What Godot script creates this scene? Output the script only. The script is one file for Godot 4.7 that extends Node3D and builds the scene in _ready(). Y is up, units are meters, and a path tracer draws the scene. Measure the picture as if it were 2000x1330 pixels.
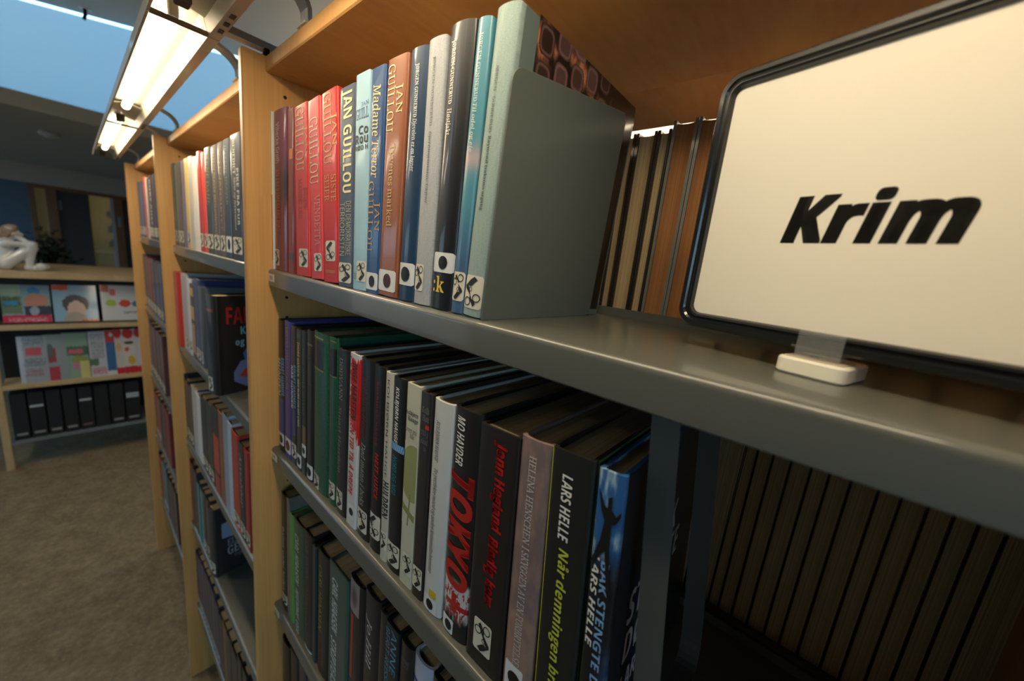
extends Node3D
# A library aisle: a long double-sided maple bookcase with grey steel shelves, lit by slim shelf luminaires,
# a magazine unit and a glazed partition far down the room. x runs along the bookcase, z out into the aisle.

const Y1 := 1.7032
const Y2 := 1.3782
const Y3 := 1.0381
const Y4 := 0.703
const Y5 := 0.338
const LEVELS := [Y1, Y2, Y3, Y4, Y5]
const PITCH := 0.9          # width of one bay
const T := 0.0154           # thickness of an upright
const DEEP := 0.49          # depth of the double-sided bookcase

var used := {}
var mats := {}
var texs := {}
var fonts := {}
var rng := RandomNumberGenerator.new()

# ------------------------------------------------------------------ naming
func numbered(called: String) -> String:
	if not used.has(called):
		used[called] = 0
		return called
	used[called] += 1
	return "%s_%03d" % [called, used[called]]

func tag(o: Node, label: String, category: String, group := "", kind := "") -> void:
	if label: o.set_meta("label", label)
	if category: o.set_meta("category", category)
	if group: o.set_meta("group", group)
	if kind: o.set_meta("kind", kind)

func thing(called: String, label: String, category: String, at := Vector3.ZERO, group := "") -> Node3D:
	var o := Node3D.new()
	o.name = numbered(called)
	add_child(o)
	o.position = at
	tag(o, label, category, group)
	return o

func part(called: String, mesh: Mesh, m: Material, parent: Node, at := Vector3.ZERO) -> MeshInstance3D:
	var o := MeshInstance3D.new()
	o.name = called
	o.mesh = mesh
	o.material_override = null
	for i in mesh.get_surface_count():
		o.set_surface_override_material(i, m)
	o.position = at
	parent.add_child(o, true)
	return o

func struct(called: String, mesh: Mesh, m: Material, label := "") -> MeshInstance3D:
	var o := part(numbered(called), mesh, m, self)
	tag(o, label, "", "", "structure")
	return o

# ------------------------------------------------------------------ mesh helpers (explicit normals, clockwise fronts)
func begin() -> SurfaceTool:
	var st := SurfaceTool.new()
	st.begin(Mesh.PRIMITIVE_TRIANGLES)
	return st

func tri(st: SurfaceTool, p: Array, n: Array, uv := []) -> void:
	# p counter-clockwise seen from outside; written clockwise
	for i in [0, 2, 1]:
		st.set_normal(n[i])
		st.set_uv(uv[i] if uv else Vector2.ZERO)
		st.add_vertex(p[i])

func quad(st: SurfaceTool, a: Vector3, b: Vector3, c: Vector3, d: Vector3, na := Vector3.ZERO, nb := Vector3.ZERO, uv := []) -> void:
	# a b c d counter-clockwise from outside; na at a,d and nb at b,c where given
	var n := (b - a).cross(d - a)
	if n.length() < 1e-14: n = (c - b).cross(d - b)
	n = n.normalized()
	var n0 := na if na != Vector3.ZERO else n
	var n1 := nb if nb != Vector3.ZERO else n
	if not uv: uv = [Vector2(0, 1), Vector2(1, 1), Vector2(1, 0), Vector2(0, 0)]
	tri(st, [a, b, c], [n0, n1, n1], [uv[0], uv[1], uv[2]])
	tri(st, [a, c, d], [n0, n1, n0], [uv[0], uv[2], uv[3]])

func area2(pts: PackedVector2Array) -> float:
	var s := 0.0
	for i in pts.size():
		s += pts[i].cross(pts[(i + 1) % pts.size()])
	return s / 2.0

func inset(pts: PackedVector2Array, c: float) -> PackedVector2Array:
	var out := PackedVector2Array()
	var n := pts.size()
	for i in n:
		var a := (pts[i] - pts[(i + n - 1) % n]).normalized()
		var b := (pts[(i + 1) % n] - pts[i]).normalized()
		var na := Vector2(-a.y, a.x)
		var nb := Vector2(-b.y, b.x)
		var m := (na + nb)
		m = m / maxf(0.3, m.length_squared()) * 2.0
		out.append(pts[i] + m * c)
	return out

# outline extruded from h0 to h1 along tf's z, edges chamfered by c
func slab(st: SurfaceTool, outline: PackedVector2Array, h0: float, h1: float, c := 0.0, tf := Transform3D()) -> void:
	var pts := outline
	if area2(pts) < 0:
		pts = pts.duplicate()
		pts.reverse()
	var n := pts.size()
	var nrm := []
	for i in n:
		var e := (pts[(i + 1) % n] - pts[i]).normalized()
		nrm.append(Vector2(e.y, -e.x))
	var inner := inset(pts, c) if c > 0 else pts
	var b := tf.basis
	for i in n:
		var j := (i + 1) % n
		var n0: Vector2 = nrm[i]
		var n1: Vector2 = nrm[i]
		if nrm[(i + n - 1) % n].dot(nrm[i]) > 0.75: n0 = (nrm[(i + n - 1) % n] + nrm[i]).normalized()
		if nrm[j].dot(nrm[i]) > 0.75: n1 = (nrm[j] + nrm[i]).normalized()
		var N0 := b * Vector3(n0.x, n0.y, 0)
		var N1 := b * Vector3(n1.x, n1.y, 0)
		quad(st, tf * Vector3(pts[i].x, pts[i].y, h0 + c), tf * Vector3(pts[j].x, pts[j].y, h0 + c), tf * Vector3(pts[j].x, pts[j].y, h1 - c), tf * Vector3(pts[i].x, pts[i].y, h1 - c), N0.normalized(), N1.normalized())
		if c > 0:
			var z1 := b * Vector3(n0.x, n0.y, 1)
			var z2 := b * Vector3(n1.x, n1.y, 1)
			quad(st, tf * Vector3(pts[i].x, pts[i].y, h1 - c), tf * Vector3(pts[j].x, pts[j].y, h1 - c), tf * Vector3(inner[j].x, inner[j].y, h1), tf * Vector3(inner[i].x, inner[i].y, h1), z1.normalized(), z2.normalized())
			z1 = b * Vector3(n0.x, n0.y, -1)
			z2 = b * Vector3(n1.x, n1.y, -1)
			quad(st, tf * Vector3(inner[i].x, inner[i].y, h0), tf * Vector3(inner[j].x, inner[j].y, h0), tf * Vector3(pts[j].x, pts[j].y, h0 + c), tf * Vector3(pts[i].x, pts[i].y, h0 + c), z1.normalized(), z2.normalized())
	var idx := Geometry2D.triangulate_polygon(inner)
	var up := (b * Vector3(0, 0, 1)).normalized()
	for k in range(0, idx.size(), 3):
		var q := [inner[idx[k]], inner[idx[k + 1]], inner[idx[k + 2]]]
		if (q[1] - q[0]).cross(q[2] - q[0]) < 0: q = [q[0], q[2], q[1]]
		var t := []
		var u := []
		for v in q:
			t.append(tf * Vector3(v.x, v.y, h1))
			u.append(tf * Vector3(v.x, v.y, h0))
		tri(st, t, [up, up, up], [q[0], q[1], q[2]])
		tri(st, [u[0], u[2], u[1]], [-up, -up, -up], [q[0], q[2], q[1]])

func rect(w: float, h: float, r := 0.0, n := 5, cx := 0.0, cy := 0.0) -> PackedVector2Array:
	var out := PackedVector2Array()
	if r <= 0:
		return PackedVector2Array([Vector2(cx - w / 2, cy - h / 2), Vector2(cx + w / 2, cy - h / 2), Vector2(cx + w / 2, cy + h / 2), Vector2(cx - w / 2, cy + h / 2)])
	for k in 4:
		var c := Vector2(cx + (w / 2 - r) * [1, -1, -1, 1][k], cy + (h / 2 - r) * [1, 1, -1, -1][k])
		for i in n + 1:
			var a := PI / 2 * (k + float(i) / n)
			out.append(c + r * Vector2(cos(a), sin(a)))
	return out

func circle(r: float, n := 16, c := Vector2.ZERO) -> PackedVector2Array:
	var out := PackedVector2Array()
	for i in n: out.append(c + r * Vector2(cos(TAU * i / n), sin(TAU * i / n)))
	return out

func box(st: SurfaceTool, lo: Vector3, hi: Vector3, c := 0.0) -> void:
	var s := hi - lo
	var mid := (lo + hi) / 2
	slab(st, rect(s.x, s.y, 0.0, 1, mid.x, mid.y), lo.z, hi.z, minf(c, s[s.min_axis_index()] * 0.4))

func box_mesh(lo: Vector3, hi: Vector3, c := 0.0) -> ArrayMesh:
	var st := begin()
	box(st, lo, hi, c)
	return st.commit()

# outline given in (z, y), extruded along x
func along_x(st: SurfaceTool, zy: PackedVector2Array, x0: float, x1: float, c := 0.0) -> void:
	# local x -> -z world is avoided: local (x, y, z) = (z, y, -x)
	slab(st, zy, -x1, -x0, c, Transform3D(Basis(Vector3(0, 0, 1), Vector3(0, 1, 0), Vector3(-1, 0, 0)), Vector3.ZERO))

# round tube along a list of points
func tube(st: SurfaceTool, pts: Array, r: float, n := 8, flat := Vector2.ONE, wide := Vector3.ZERO) -> void:
	var rings := []
	for i in pts.size():
		var d: Vector3 = ((pts[mini(i + 1, pts.size() - 1)] as Vector3) - (pts[maxi(i - 1, 0)] as Vector3)).normalized()
		var u := wide if wide != Vector3.ZERO else d.cross(Vector3.UP if absf(d.y) < 0.9 else Vector3.RIGHT).normalized()
		u = (u - d * u.dot(d)).normalized()
		var w := u.cross(d)
		var ring := []
		for k in n:
			var a := TAU * (k + 0.5) / n
			ring.append([(pts[i] as Vector3) + r * (u * cos(a) * flat.x + w * sin(a) * flat.y), (u * cos(a) / flat.x + w * sin(a) / flat.y).normalized()])
		rings.append(ring)
	for i in rings.size() - 1:
		for k in n:
			var l := (k + 1) % n
			var a: Array = rings[i][k]
			var b: Array = rings[i][l]
			var c: Array = rings[i + 1][l]
			var d: Array = rings[i + 1][k]
			if flat != Vector2.ONE and n == 4:
				quad(st, a[0], b[0], c[0], d[0])
			else:
				tri(st, [a[0], b[0], c[0]], [a[1], b[1], c[1]])
				tri(st, [a[0], c[0], d[0]], [a[1], c[1], d[1]])
	for e in [0, rings.size() - 1]:
		var d0: Vector3 = ((pts[1] as Vector3) - (pts[0] as Vector3)).normalized() if e == 0 else ((pts[-1] as Vector3) - (pts[-2] as Vector3)).normalized()
		var nn := -d0 if e == 0 else d0
		for k in range(1, n - 1):
			var q := [rings[e][0][0], rings[e][k][0], rings[e][k + 1][0]]
			if ((q[1] - q[0]) as Vector3).cross(q[2] - q[0]).dot(nn) < 0: q = [q[0], q[2], q[1]]
			tri(st, q, [nn, nn, nn])

# ------------------------------------------------------------------ materials
func hexc(h) -> Color:
	return rgb(h[0], h[1], h[2])

func mat(key: String, col: Color, rough := 0.5, coat := 0.0, metal := 0.0) -> StandardMaterial3D:
	if not mats.has(key):
		var m := StandardMaterial3D.new()
		m.resource_name = key
		m.albedo_color = col
		m.roughness = rough
		m.metallic = metal
		if coat > 0:
			m.clearcoat_enabled = true
			m.clearcoat = coat
			m.clearcoat_roughness = 0.1
		mats[key] = m
	return mats[key]

func noise(freq: float, seed_: int, oct := 4) -> FastNoiseLite:
	var n := FastNoiseLite.new()
	n.noise_type = FastNoiseLite.TYPE_SIMPLEX_SMOOTH
	n.frequency = freq
	n.seed = seed_
	n.fractal_octaves = oct
	return n

func paint(key: String, w: int, h: int, f: Callable) -> ImageTexture:
	if not texs.has(key):
		var im := Image.create(w, h, false, Image.FORMAT_RGB8)
		for y in h:
			for x in w:
				im.set_pixel(x, y, f.call((x + 0.5) / w, (y + 0.5) / h))
		texs[key] = ImageTexture.create_from_image(im)
	return texs[key]

func rgb(r: float, g: float, b: float) -> Color:
	return Color(r / 255.0, g / 255.0, b / 255.0)

func wood(key: String, tone: Color, dark: Color, along: Vector3) -> StandardMaterial3D:
	# fine grain drawn out along one axis, with broad flames across it
	if mats.has(key): return mats[key]
	var a := noise(0.9, 11, 3)
	var b := noise(0.12, 5, 2)
	var t := paint("wood" + key, 256, 256, func(u: float, v: float):
		var g := a.get_noise_2d(u * 120.0, v * 5.0) * 0.5 + b.get_noise_2d(u * 60.0, v * 12.0) * 0.9
		return tone.lerp(dark, clampf(0.42 + g * 0.55, 0, 1)))
	var m := StandardMaterial3D.new()
	m.resource_name = key
	m.albedo_texture = t
	m.roughness = 0.42
	m.uv1_triplanar = true
	m.uv1_world_triplanar = true
	m.uv1_scale = along
	mats[key] = m
	return m

# print on the spines: flat art only
func art(key: String) -> ImageTexture:
	var a := noise(1.0, hash(key) % 1000, 4)
	match key:
		"plum":
			return paint(key, 32, 128, func(u: float, v: float):
				var c := rgb(122, 52, 84).lerp(rgb(44, 24, 44), smoothstep(0.25, 0.5, v))
				return c.lerp(rgb(122, 24, 44), smoothstep(0.5, 0.72, v + 0.1 * u)))
		"night":
			return paint(key, 64, 128, func(u: float, v: float):
				var s := clampf(a.get_noise_2d(u * 14.0, v * 2.0) * 0.8 + 0.45 - 2.2 * absf(u - 0.52), 0, 1)
				return rgb(14, 16, 22).lerp(rgb(40, 78, 120), s * (1.0 - smoothstep(0.35, 0.75, v) * 0.85)))
		"teal":
			return paint(key, 32, 128, func(u: float, v: float):
				var c := rgb(74, 138, 156).lerp(rgb(66, 100, 136), smoothstep(0.55, 0.85, v))
				return c.lerp(rgb(196, 160, 160), 0.8 * exp(-pow((v - 0.44) / 0.045, 2.0))))
		"burst":
			return paint(key, 32, 256, func(u: float, v: float):
				var e := 0.44 - 0.05 * absf(a.get_noise_2d(u * 9.0, 3.0)) * 3.0 + 0.16 * (u - 0.5)
				var l := 0.10 + 0.22 * a.get_noise_2d(2.0, v * 30.0)
				return rgb(206, 24, 18) if v > 0.035 + 0.03 * a.get_noise_2d(u * 8.0, 9.0) and v < e and u > l else rgb(216, 214, 210))
		"splat":
			return paint(key, 64, 256, func(u: float, v: float):
				var white := smoothstep(0.715, 0.745, v) * (1.0 - smoothstep(0.86, 0.93, v + 0.06 * a.get_noise_2d(u * 6.0, v * 12.0)))
				var c := rgb(24, 21, 20).lerp(rgb(206, 204, 200), white)
				var n := a.get_noise_2d(u * 7.0 + 4.0, v * 16.0)
				if v > 0.77 and v < 0.91 and (n > 0.2 or (absf(u - 0.5) < 0.1 and v > 0.79 and v < 0.88) or (absf(v - 0.845) < 0.012 and u > 0.15)): c = rgb(184, 30, 22)
				return c)
		"storm":
			return paint(key, 64, 256, func(u: float, v: float):
				var n := a.get_noise_2d(u * 2.2, v * 6.0) * 0.5 + 0.5
				var top := 1.0 - smoothstep(0.20, 0.34, v)
				var low := smoothstep(0.45, 0.7, v) * smoothstep(0.45, 1.0, u)
				var c := rgb(14, 16, 22)
				c = c.lerp(rgb(40, 92, 150), maxf(top, low * 0.8))
				return c.lerp(rgb(190, 208, 216), clampf((n - 0.5) * 3.0, 0, 1) * maxf(top, low * 0.6)))
		"mauve":
			return paint(key, 64, 128, func(u: float, v: float):
				return rgb(126, 106, 104).lerp(rgb(160, 128, 112), clampf(0.5 + a.get_noise_2d(u * 3.0, v * 9.0) + 0.7 * smoothstep(0.62, 0.66, v) - 0.3, 0, 1)))
		"green":
			return paint(key, 64, 128, func(u: float, v: float):
				return rgb(20, 66, 46).lerp(rgb(36, 100, 66), clampf(0.5 + a.get_noise_2d(u * 16.0, v * 60.0), 0, 1)))
		"cloth", "cloth2":
			var base := rgb(184, 187, 190) if key == "cloth" else rgb(158, 178, 174)
			var deep := rgb(150, 154, 160) if key == "cloth" else rgb(126, 146, 140)
			return paint(key, 128, 512, func(u: float, v: float):
				var n := a.get_noise_2d(u * 60.0, v * 12.0) * 0.5 + a.get_noise_2d(u * 9.0, v * 300.0) * 0.5
				return base.lerp(deep, clampf(0.4 + n, 0, 1)))
		"engraving":
			return paint(key, 64, 256, func(u: float, v: float):
				var d := sqrt(pow((u - 0.75) * 1.0, 2.0) + pow((v - 0.35) * 3.0, 2.0))
				var lines := 0.5 + 0.5 * sin((u * 0.6 + v * 5.0) * 90.0)
				var c := rgb(206, 202, 176)
				if d < 1.0: c = rgb(170, 172, 116).lerp(rgb(126, 134, 72), lines * 0.7)
				if absf(v - 0.78 - 0.1 * u) < 0.04 or (absf(u - 0.6 + 0.3 * (v - 0.7)) < 0.06 and v > 0.6): c = rgb(136, 142, 80)
				return c)
		"photo":
			return paint(key, 32, 32, func(u: float, v: float):
				return rgb(150, 140, 140).lerp(rgb(84, 66, 66), clampf(1.4 - 3.4 * Vector2(u - 0.5, v - 0.5).length(), 0, 1)))
		"rope":
			return paint(key, 64, 16, func(u: float, v: float):
				return rgb(60, 130, 196).lerp(rgb(170, 206, 226), 0.5 + 0.5 * sin(u * 50.0 + v * 5.0)))
		"cobble":
			return paint(key, 256, 256, func(u: float, v: float):
				var gx := u * 7.5
				var gy := v * 9.0 + 0.35 * floorf(gx)
				var cell := Vector2(floorf(gx), floorf(gy))
				var f := Vector2(gx, gy) - cell - Vector2(0.5, 0.5)
				var jit := fmod(absf(sin(cell.x * 12.9 + cell.y * 78.2) * 43758.0), 1.0)
				var d := pow(pow(absf(f.x * 2.0), 3.5) + pow(absf(f.y * 2.0), 3.5), 1.0 / 3.5)
				var c := rgb(40, 26, 24).lerp(rgb(112, 84, 84), jit * 0.8)
				c = c.lerp(rgb(150, 116, 112), 0.6 * exp(-pow((d - 0.66) / 0.09, 2.0)))
				if d > 0.84: c = rgb(24, 18, 18).lerp(rgb(190, 120, 84), clampf(a.get_noise_2d(u * 5.0, v * 5.0) * 2.2, 0, 1))
				return c.lerp(rgb(10, 10, 10), smoothstep(0.62, 0.78, u - 0.12 * v)))
	return paint("blank", 4, 4, func(_u, _v): return Color.GRAY)

func cover_mat(col: Color, o: Dictionary) -> StandardMaterial3D:
	var tex: String = o.get("tex", "")
	var soft: bool = o.has("soft")
	var cloth := tex.begins_with("cloth")
	var key := "cover_%s_%s_%s" % [col.to_html(false), tex, soft]
	if mats.has(key): return mats[key]
	var m := mat(key, col, 0.8 if cloth else 0.5, 0.06 if cloth else (0.2 if soft else 0.4))
	if tex:
		m.albedo_color = Color.WHITE
		m.albedo_texture = art(tex)
		m.texture_repeat = false
	return m

func ink(h) -> StandardMaterial3D:
	return mat("ink_" + str(h), hexc(h), 0.5)

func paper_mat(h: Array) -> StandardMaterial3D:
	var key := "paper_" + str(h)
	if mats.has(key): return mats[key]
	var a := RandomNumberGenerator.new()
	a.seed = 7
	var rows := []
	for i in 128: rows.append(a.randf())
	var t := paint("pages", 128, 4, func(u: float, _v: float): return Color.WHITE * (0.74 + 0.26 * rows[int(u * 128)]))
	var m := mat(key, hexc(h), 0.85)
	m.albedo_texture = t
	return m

# ------------------------------------------------------------------ books
# spine outline: z in front of the boards for x across the spine
func arc_z(x: float, w: float, s: float, p: float) -> float:
	var q := clampf(absf(2.0 * x / w), 0.0, 1.0)
	return -s + s * pow(1.0 - pow(q, p), 1.0 / p)

# a shape on the spine made of upright columns, following its curve
func spine_columns(st: SurfaceTool, x0: float, x1: float, n: int, top: Callable, bot: Callable, w: float, s: float, p: float, off: float) -> void:
	for i in n:
		var a := lerpf(x0, x1, float(i) / n)
		var b := lerpf(x0, x1, float(i + 1) / n)
		var za := arc_z(a, w, s, p) + off
		var zb := arc_z(b, w, s, p) + off
		var ua := float(i) / n
		var ub := float(i + 1) / n
		var na := Vector3(za - zb, 0, b - a).normalized()
		var pts := [Vector3(a, bot.call(a), za), Vector3(b, bot.call(b), zb), Vector3(b, top.call(b), zb), Vector3(a, top.call(a), za)]
		if pts[2].y - pts[1].y < 1e-6 and pts[3].y - pts[0].y < 1e-6: continue
		quad(st, pts[0], pts[1], pts[2], pts[3], na, na, [Vector2(ua, 1), Vector2(ub, 1), Vector2(ub, 0), Vector2(ua, 0)])

func rounded_patch(x0: float, x1: float, y0: float, y1: float, r: float, w: float, s: float, p: float, off: float) -> ArrayMesh:
	var st := begin()
	var cut := func(x: float) -> float:
		var d := minf(x - x0, x1 - x)
		return 0.0 if d >= r else r - sqrt(maxf(0.0, r * r - (r - d) * (r - d)))
	spine_columns(st, x0, x1, 12, func(x): return y1 - cut.call(x), func(x): return y0 + cut.call(x), w, s, p, off)
	return st.commit()

func disc_patch(cx: float, cy: float, rx: float, ry: float, w: float, s: float, p: float, off: float) -> ArrayMesh:
	var st := begin()
	var f := func(x: float) -> float: return ry * sqrt(maxf(0.0, 1.0 - pow((x - cx) / rx, 2.0)))
	spine_columns(st, cx - rx, cx + rx, 14, func(x): return cy + f.call(x), func(x): return cy - f.call(x), w, s, p, off)
	return st.commit()

const GUN := [
	[[0.26, 0.84], [0.38, 0.93], [0.62, 0.70], [0.60, 0.60], [0.90, 0.42], [0.93, 0.33], [0.78, 0.30], [0.70, 0.36]],
	[[0.93, 0.33], [0.78, 0.30], [0.62, 0.34], [0.50, 0.28], [0.26, 0.12], [0.44, 0.03], [0.66, 0.14], [0.82, 0.26]]]

# pistol and handcuffs printed on the crime-fiction sticker
func gun_print(x0: float, x1: float, y0: float, y1: float, flip: bool, w: float, s: float, p: float, off: float) -> ArrayMesh:
	var st := begin()
	var put := func(v: Vector2) -> Vector3:
		if flip: v = Vector2(1.0 - v.x, 1.0 - v.y)
		var x := lerpf(x0, x1, v.x)
		return Vector3(x, lerpf(y0, y1, v.y), arc_z(x, w, s, p) + off)
	var n := Vector3(0, 0, 1)
	for poly in GUN:
		var pts := PackedVector2Array()
		for v in poly: pts.append(Vector2(v[0], v[1]))
		var idx := Geometry2D.triangulate_polygon(pts)
		for k in range(0, idx.size(), 3):
			var q := [pts[idx[k]], pts[idx[k + 1]], pts[idx[k + 2]]]
			if (q[1] - q[0]).cross(q[2] - q[0]) < 0: q = [q[0], q[2], q[1]]
			tri(st, [put.call(q[0]), put.call(q[1]), put.call(q[2])], [n, n, n])
	for c in [[0.25, 0.66, 0.20, 0.13, 0.045], [0.74, 0.80, 0.20, 0.14, 0.045], [0.60, 0.42, 0.10, 0.07, 0.03]]:
		for k in 16:
			var a0 := TAU * k / 16.0
			var a1 := TAU * (k + 1) / 16.0
			var e0 := Vector2(cos(a0), sin(a0))
			var e1 := Vector2(cos(a1), sin(a1))
			var o := Vector2(c[0], c[1])
			var ro := Vector2(c[2], c[3])
			var ri := ro - Vector2(c[4], c[4] * 0.7)
			quad(st, put.call(o + ri * e0), put.call(o + ro * e0), put.call(o + ro * e1), put.call(o + ri * e1), n, n)
	return st.commit()

func font(k: String) -> Font:
	if fonts.has(k): return fonts[k]
	var f := SystemFont.new()
	f.font_names = PackedStringArray(["Droid Serif" if k.begins_with("f") else ("Droid Sans Mono" if k == "m" else "Droid Sans")])
	f.font_weight = 700 if k in ["sb", "fb", "x", "xx"] else 400
	fonts[k] = f
	return fonts[k]

# lettering as a flat mesh squeezed into the box a..b (along) by c..d (up), placed through `put`
func letters(s: String, f: String, shear: float, put: Callable, bend := 0.0) -> ArrayMesh:
	var tm := TextMesh.new()
	tm.text = s
	tm.font = font(f)
	tm.font_size = 48
	tm.pixel_size = 0.01
	tm.depth = 0.0
	tm.curve_step = 4.0
	var arr := tm.surface_get_arrays(0)
	var vs: PackedVector3Array = arr[Mesh.ARRAY_VERTEX]
	if f in ["x", "xx"]:
		# heavier strokes: the same outline laid down again a little to each side
		var e := 0.012 if f == "x" else 0.017
		var all := PackedVector3Array()
		var ids := PackedInt32Array()
		var old: PackedInt32Array = arr[Mesh.ARRAY_INDEX] if arr[Mesh.ARRAY_INDEX] != null else PackedInt32Array(range(vs.size()))
		for k in 9:
			var off := Vector3((k % 3 - 1) * e, (k / 3 - 1) * e * 0.5, 0.0)
			for i in old: ids.append(i + all.size())
			for v in vs: all.append(v + off)
		vs = all
		arr[Mesh.ARRAY_INDEX] = ids
		arr[Mesh.ARRAY_TEX_UV] = null
	var ns := PackedVector3Array()
	ns.resize(vs.size())
	var lo := Vector2(1e9, 1e9)
	var hi := -lo
	for i in vs.size():
		vs[i].x += shear * vs[i].y
		lo = Vector2(minf(lo.x, vs[i].x), minf(lo.y, vs[i].y))
		hi = Vector2(maxf(hi.x, vs[i].x), maxf(hi.y, vs[i].y))
	var size := hi - lo
	for i in vs.size(): vs[i] = Vector3((vs[i].x - lo.x) / size.x, (vs[i].y - lo.y) / size.y, 0)
	if bend > 0.0:
		# strokes that cross a curved spine are cut up so that they can follow it
		var idx: PackedInt32Array = arr[Mesh.ARRAY_INDEX] if arr[Mesh.ARRAY_INDEX] != null else PackedInt32Array(range(vs.size()))
		var todo := []
		for i in range(0, idx.size(), 3): todo.append([vs[idx[i]], vs[idx[i + 1]], vs[idx[i + 2]]])
		var done := PackedVector3Array()
		while todo.size() > 0 and done.size() < 60000:
			var q: Array = todo.pop_back()
			var worst := 0
			var span := 0.0
			for k in 3:
				var e := absf(q[k].y - q[(k + 1) % 3].y)
				if e > span:
					span = e
					worst = k
			if span <= bend:
				for v in q: done.append(v)
			else:
				var a: Vector3 = q[worst]
				var b: Vector3 = q[(worst + 1) % 3]
				var c: Vector3 = q[(worst + 2) % 3]
				var m2 := (a + b) / 2
				todo.append([a, m2, c])
				todo.append([m2, b, c])
		vs = done
		arr[Mesh.ARRAY_INDEX] = null
		arr[Mesh.ARRAY_TEX_UV] = null
	for i in vs.size(): vs[i] = put.call(vs[i].x, vs[i].y)
	ns.resize(vs.size())
	var nn: Vector3 = ((put.call(1.0, 0.0) as Vector3) - (put.call(0.0, 0.0) as Vector3)).cross((put.call(0.0, 1.0) as Vector3) - (put.call(0.0, 0.0) as Vector3)).normalized()
	for i in ns.size(): ns[i] = nn
	arr[Mesh.ARRAY_VERTEX] = vs
	arr[Mesh.ARRAY_NORMAL] = ns
	arr[Mesh.ARRAY_TANGENT] = null
	arr[Mesh.ARRAY_TEX_UV2] = null
	var m := ArrayMesh.new()
	m.add_surface_from_arrays(Mesh.PRIMITIVE_TRIANGLES, arr)
	return m

# case of a bound book: two boards, a rounded spine and the hinges between them
func case_mesh(w: float, h: float, d: float, s: float, p: float, t: float) -> ArrayMesh:
	var outer := PackedVector2Array()
	var inner := PackedVector2Array()
	var hinge := 0.0010 if t > 0.0012 else 0.0
	for q in [[-w / 2, -d], [-w / 2, -s - 0.011], [-w / 2 + hinge, -s - 0.0075], [-w / 2, -s - 0.003]]:
		outer.append(Vector2(q[0], q[1]))
		inner.append(Vector2(-w / 2 + t + hinge, q[1]))
	var n := 10
	for i in range(0, n + 1):
		var x := -w / 2 * cos(PI * i / n)
		outer.append(Vector2(x, arc_z(x, w, s, p)))
		inner.append(Vector2(x * (w - 2 * t - 2 * hinge) / w, arc_z(x, w, s, p) - t))
	for q in [[w / 2, -s - 0.003], [w / 2 - hinge, -s - 0.0075], [w / 2, -s - 0.011], [w / 2, -d]]:
		outer.append(Vector2(q[0], q[1]))
		inner.append(Vector2(w / 2 - t - hinge, q[1]))
	var st := begin()
	var m := outer.size()
	var nrm := []
	for i in m - 1:
		var e := (outer[i + 1] - outer[i]).normalized()
		nrm.append(Vector2(-e.y, e.x))
	for i in m - 1:
		var a := outer[i]
		var b := outer[i + 1]
		var n0: Vector2 = nrm[i]
		var n1: Vector2 = nrm[i]
		if i > 0 and nrm[i - 1].dot(nrm[i]) > 0.55: n0 = (nrm[i - 1] + nrm[i]).normalized()
		if i < m - 2 and nrm[i + 1].dot(nrm[i]) > 0.55: n1 = (nrm[i + 1] + nrm[i]).normalized()
		var ua := clampf(a.x / w + 0.5, 0.01, 0.99)
		var ub := clampf(b.x / w + 0.5, 0.01, 0.99)
		quad(st, Vector3(a.x, 0, a.y), Vector3(b.x, 0, b.y), Vector3(b.x, h, b.y), Vector3(a.x, h, a.y), Vector3(n0.x, 0, n0.y), Vector3(n1.x, 0, n1.y), [Vector2(ua, 0.995), Vector2(ub, 0.995), Vector2(ub, 0.005), Vector2(ua, 0.005)])
		var ia := inner[i]
		var ib := inner[i + 1]
		quad(st, Vector3(ib.x, 0, ib.y), Vector3(ia.x, 0, ia.y), Vector3(ia.x, h, ia.y), Vector3(ib.x, h, ib.y))
		quad(st, Vector3(a.x, h, a.y), Vector3(b.x, h, b.y), Vector3(ib.x, h, ib.y), Vector3(ia.x, h, ia.y), Vector3.UP, Vector3.UP, [Vector2(ua, 0.01), Vector2(ub, 0.01), Vector2(ub, 0.02), Vector2(ua, 0.02)])
		quad(st, Vector3(ia.x, 0, ia.y), Vector3(ib.x, 0, ib.y), Vector3(b.x, 0, b.y), Vector3(a.x, 0, a.y), Vector3.DOWN, Vector3.DOWN)
	for e in [[inner[0], outer[0]], [outer[m - 1], inner[m - 1]]]:
		quad(st, Vector3(e[1].x, 0, -d), Vector3(e[0].x, 0, -d), Vector3(e[0].x, h, -d), Vector3(e[1].x, h, -d))
	return st.commit()

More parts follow.
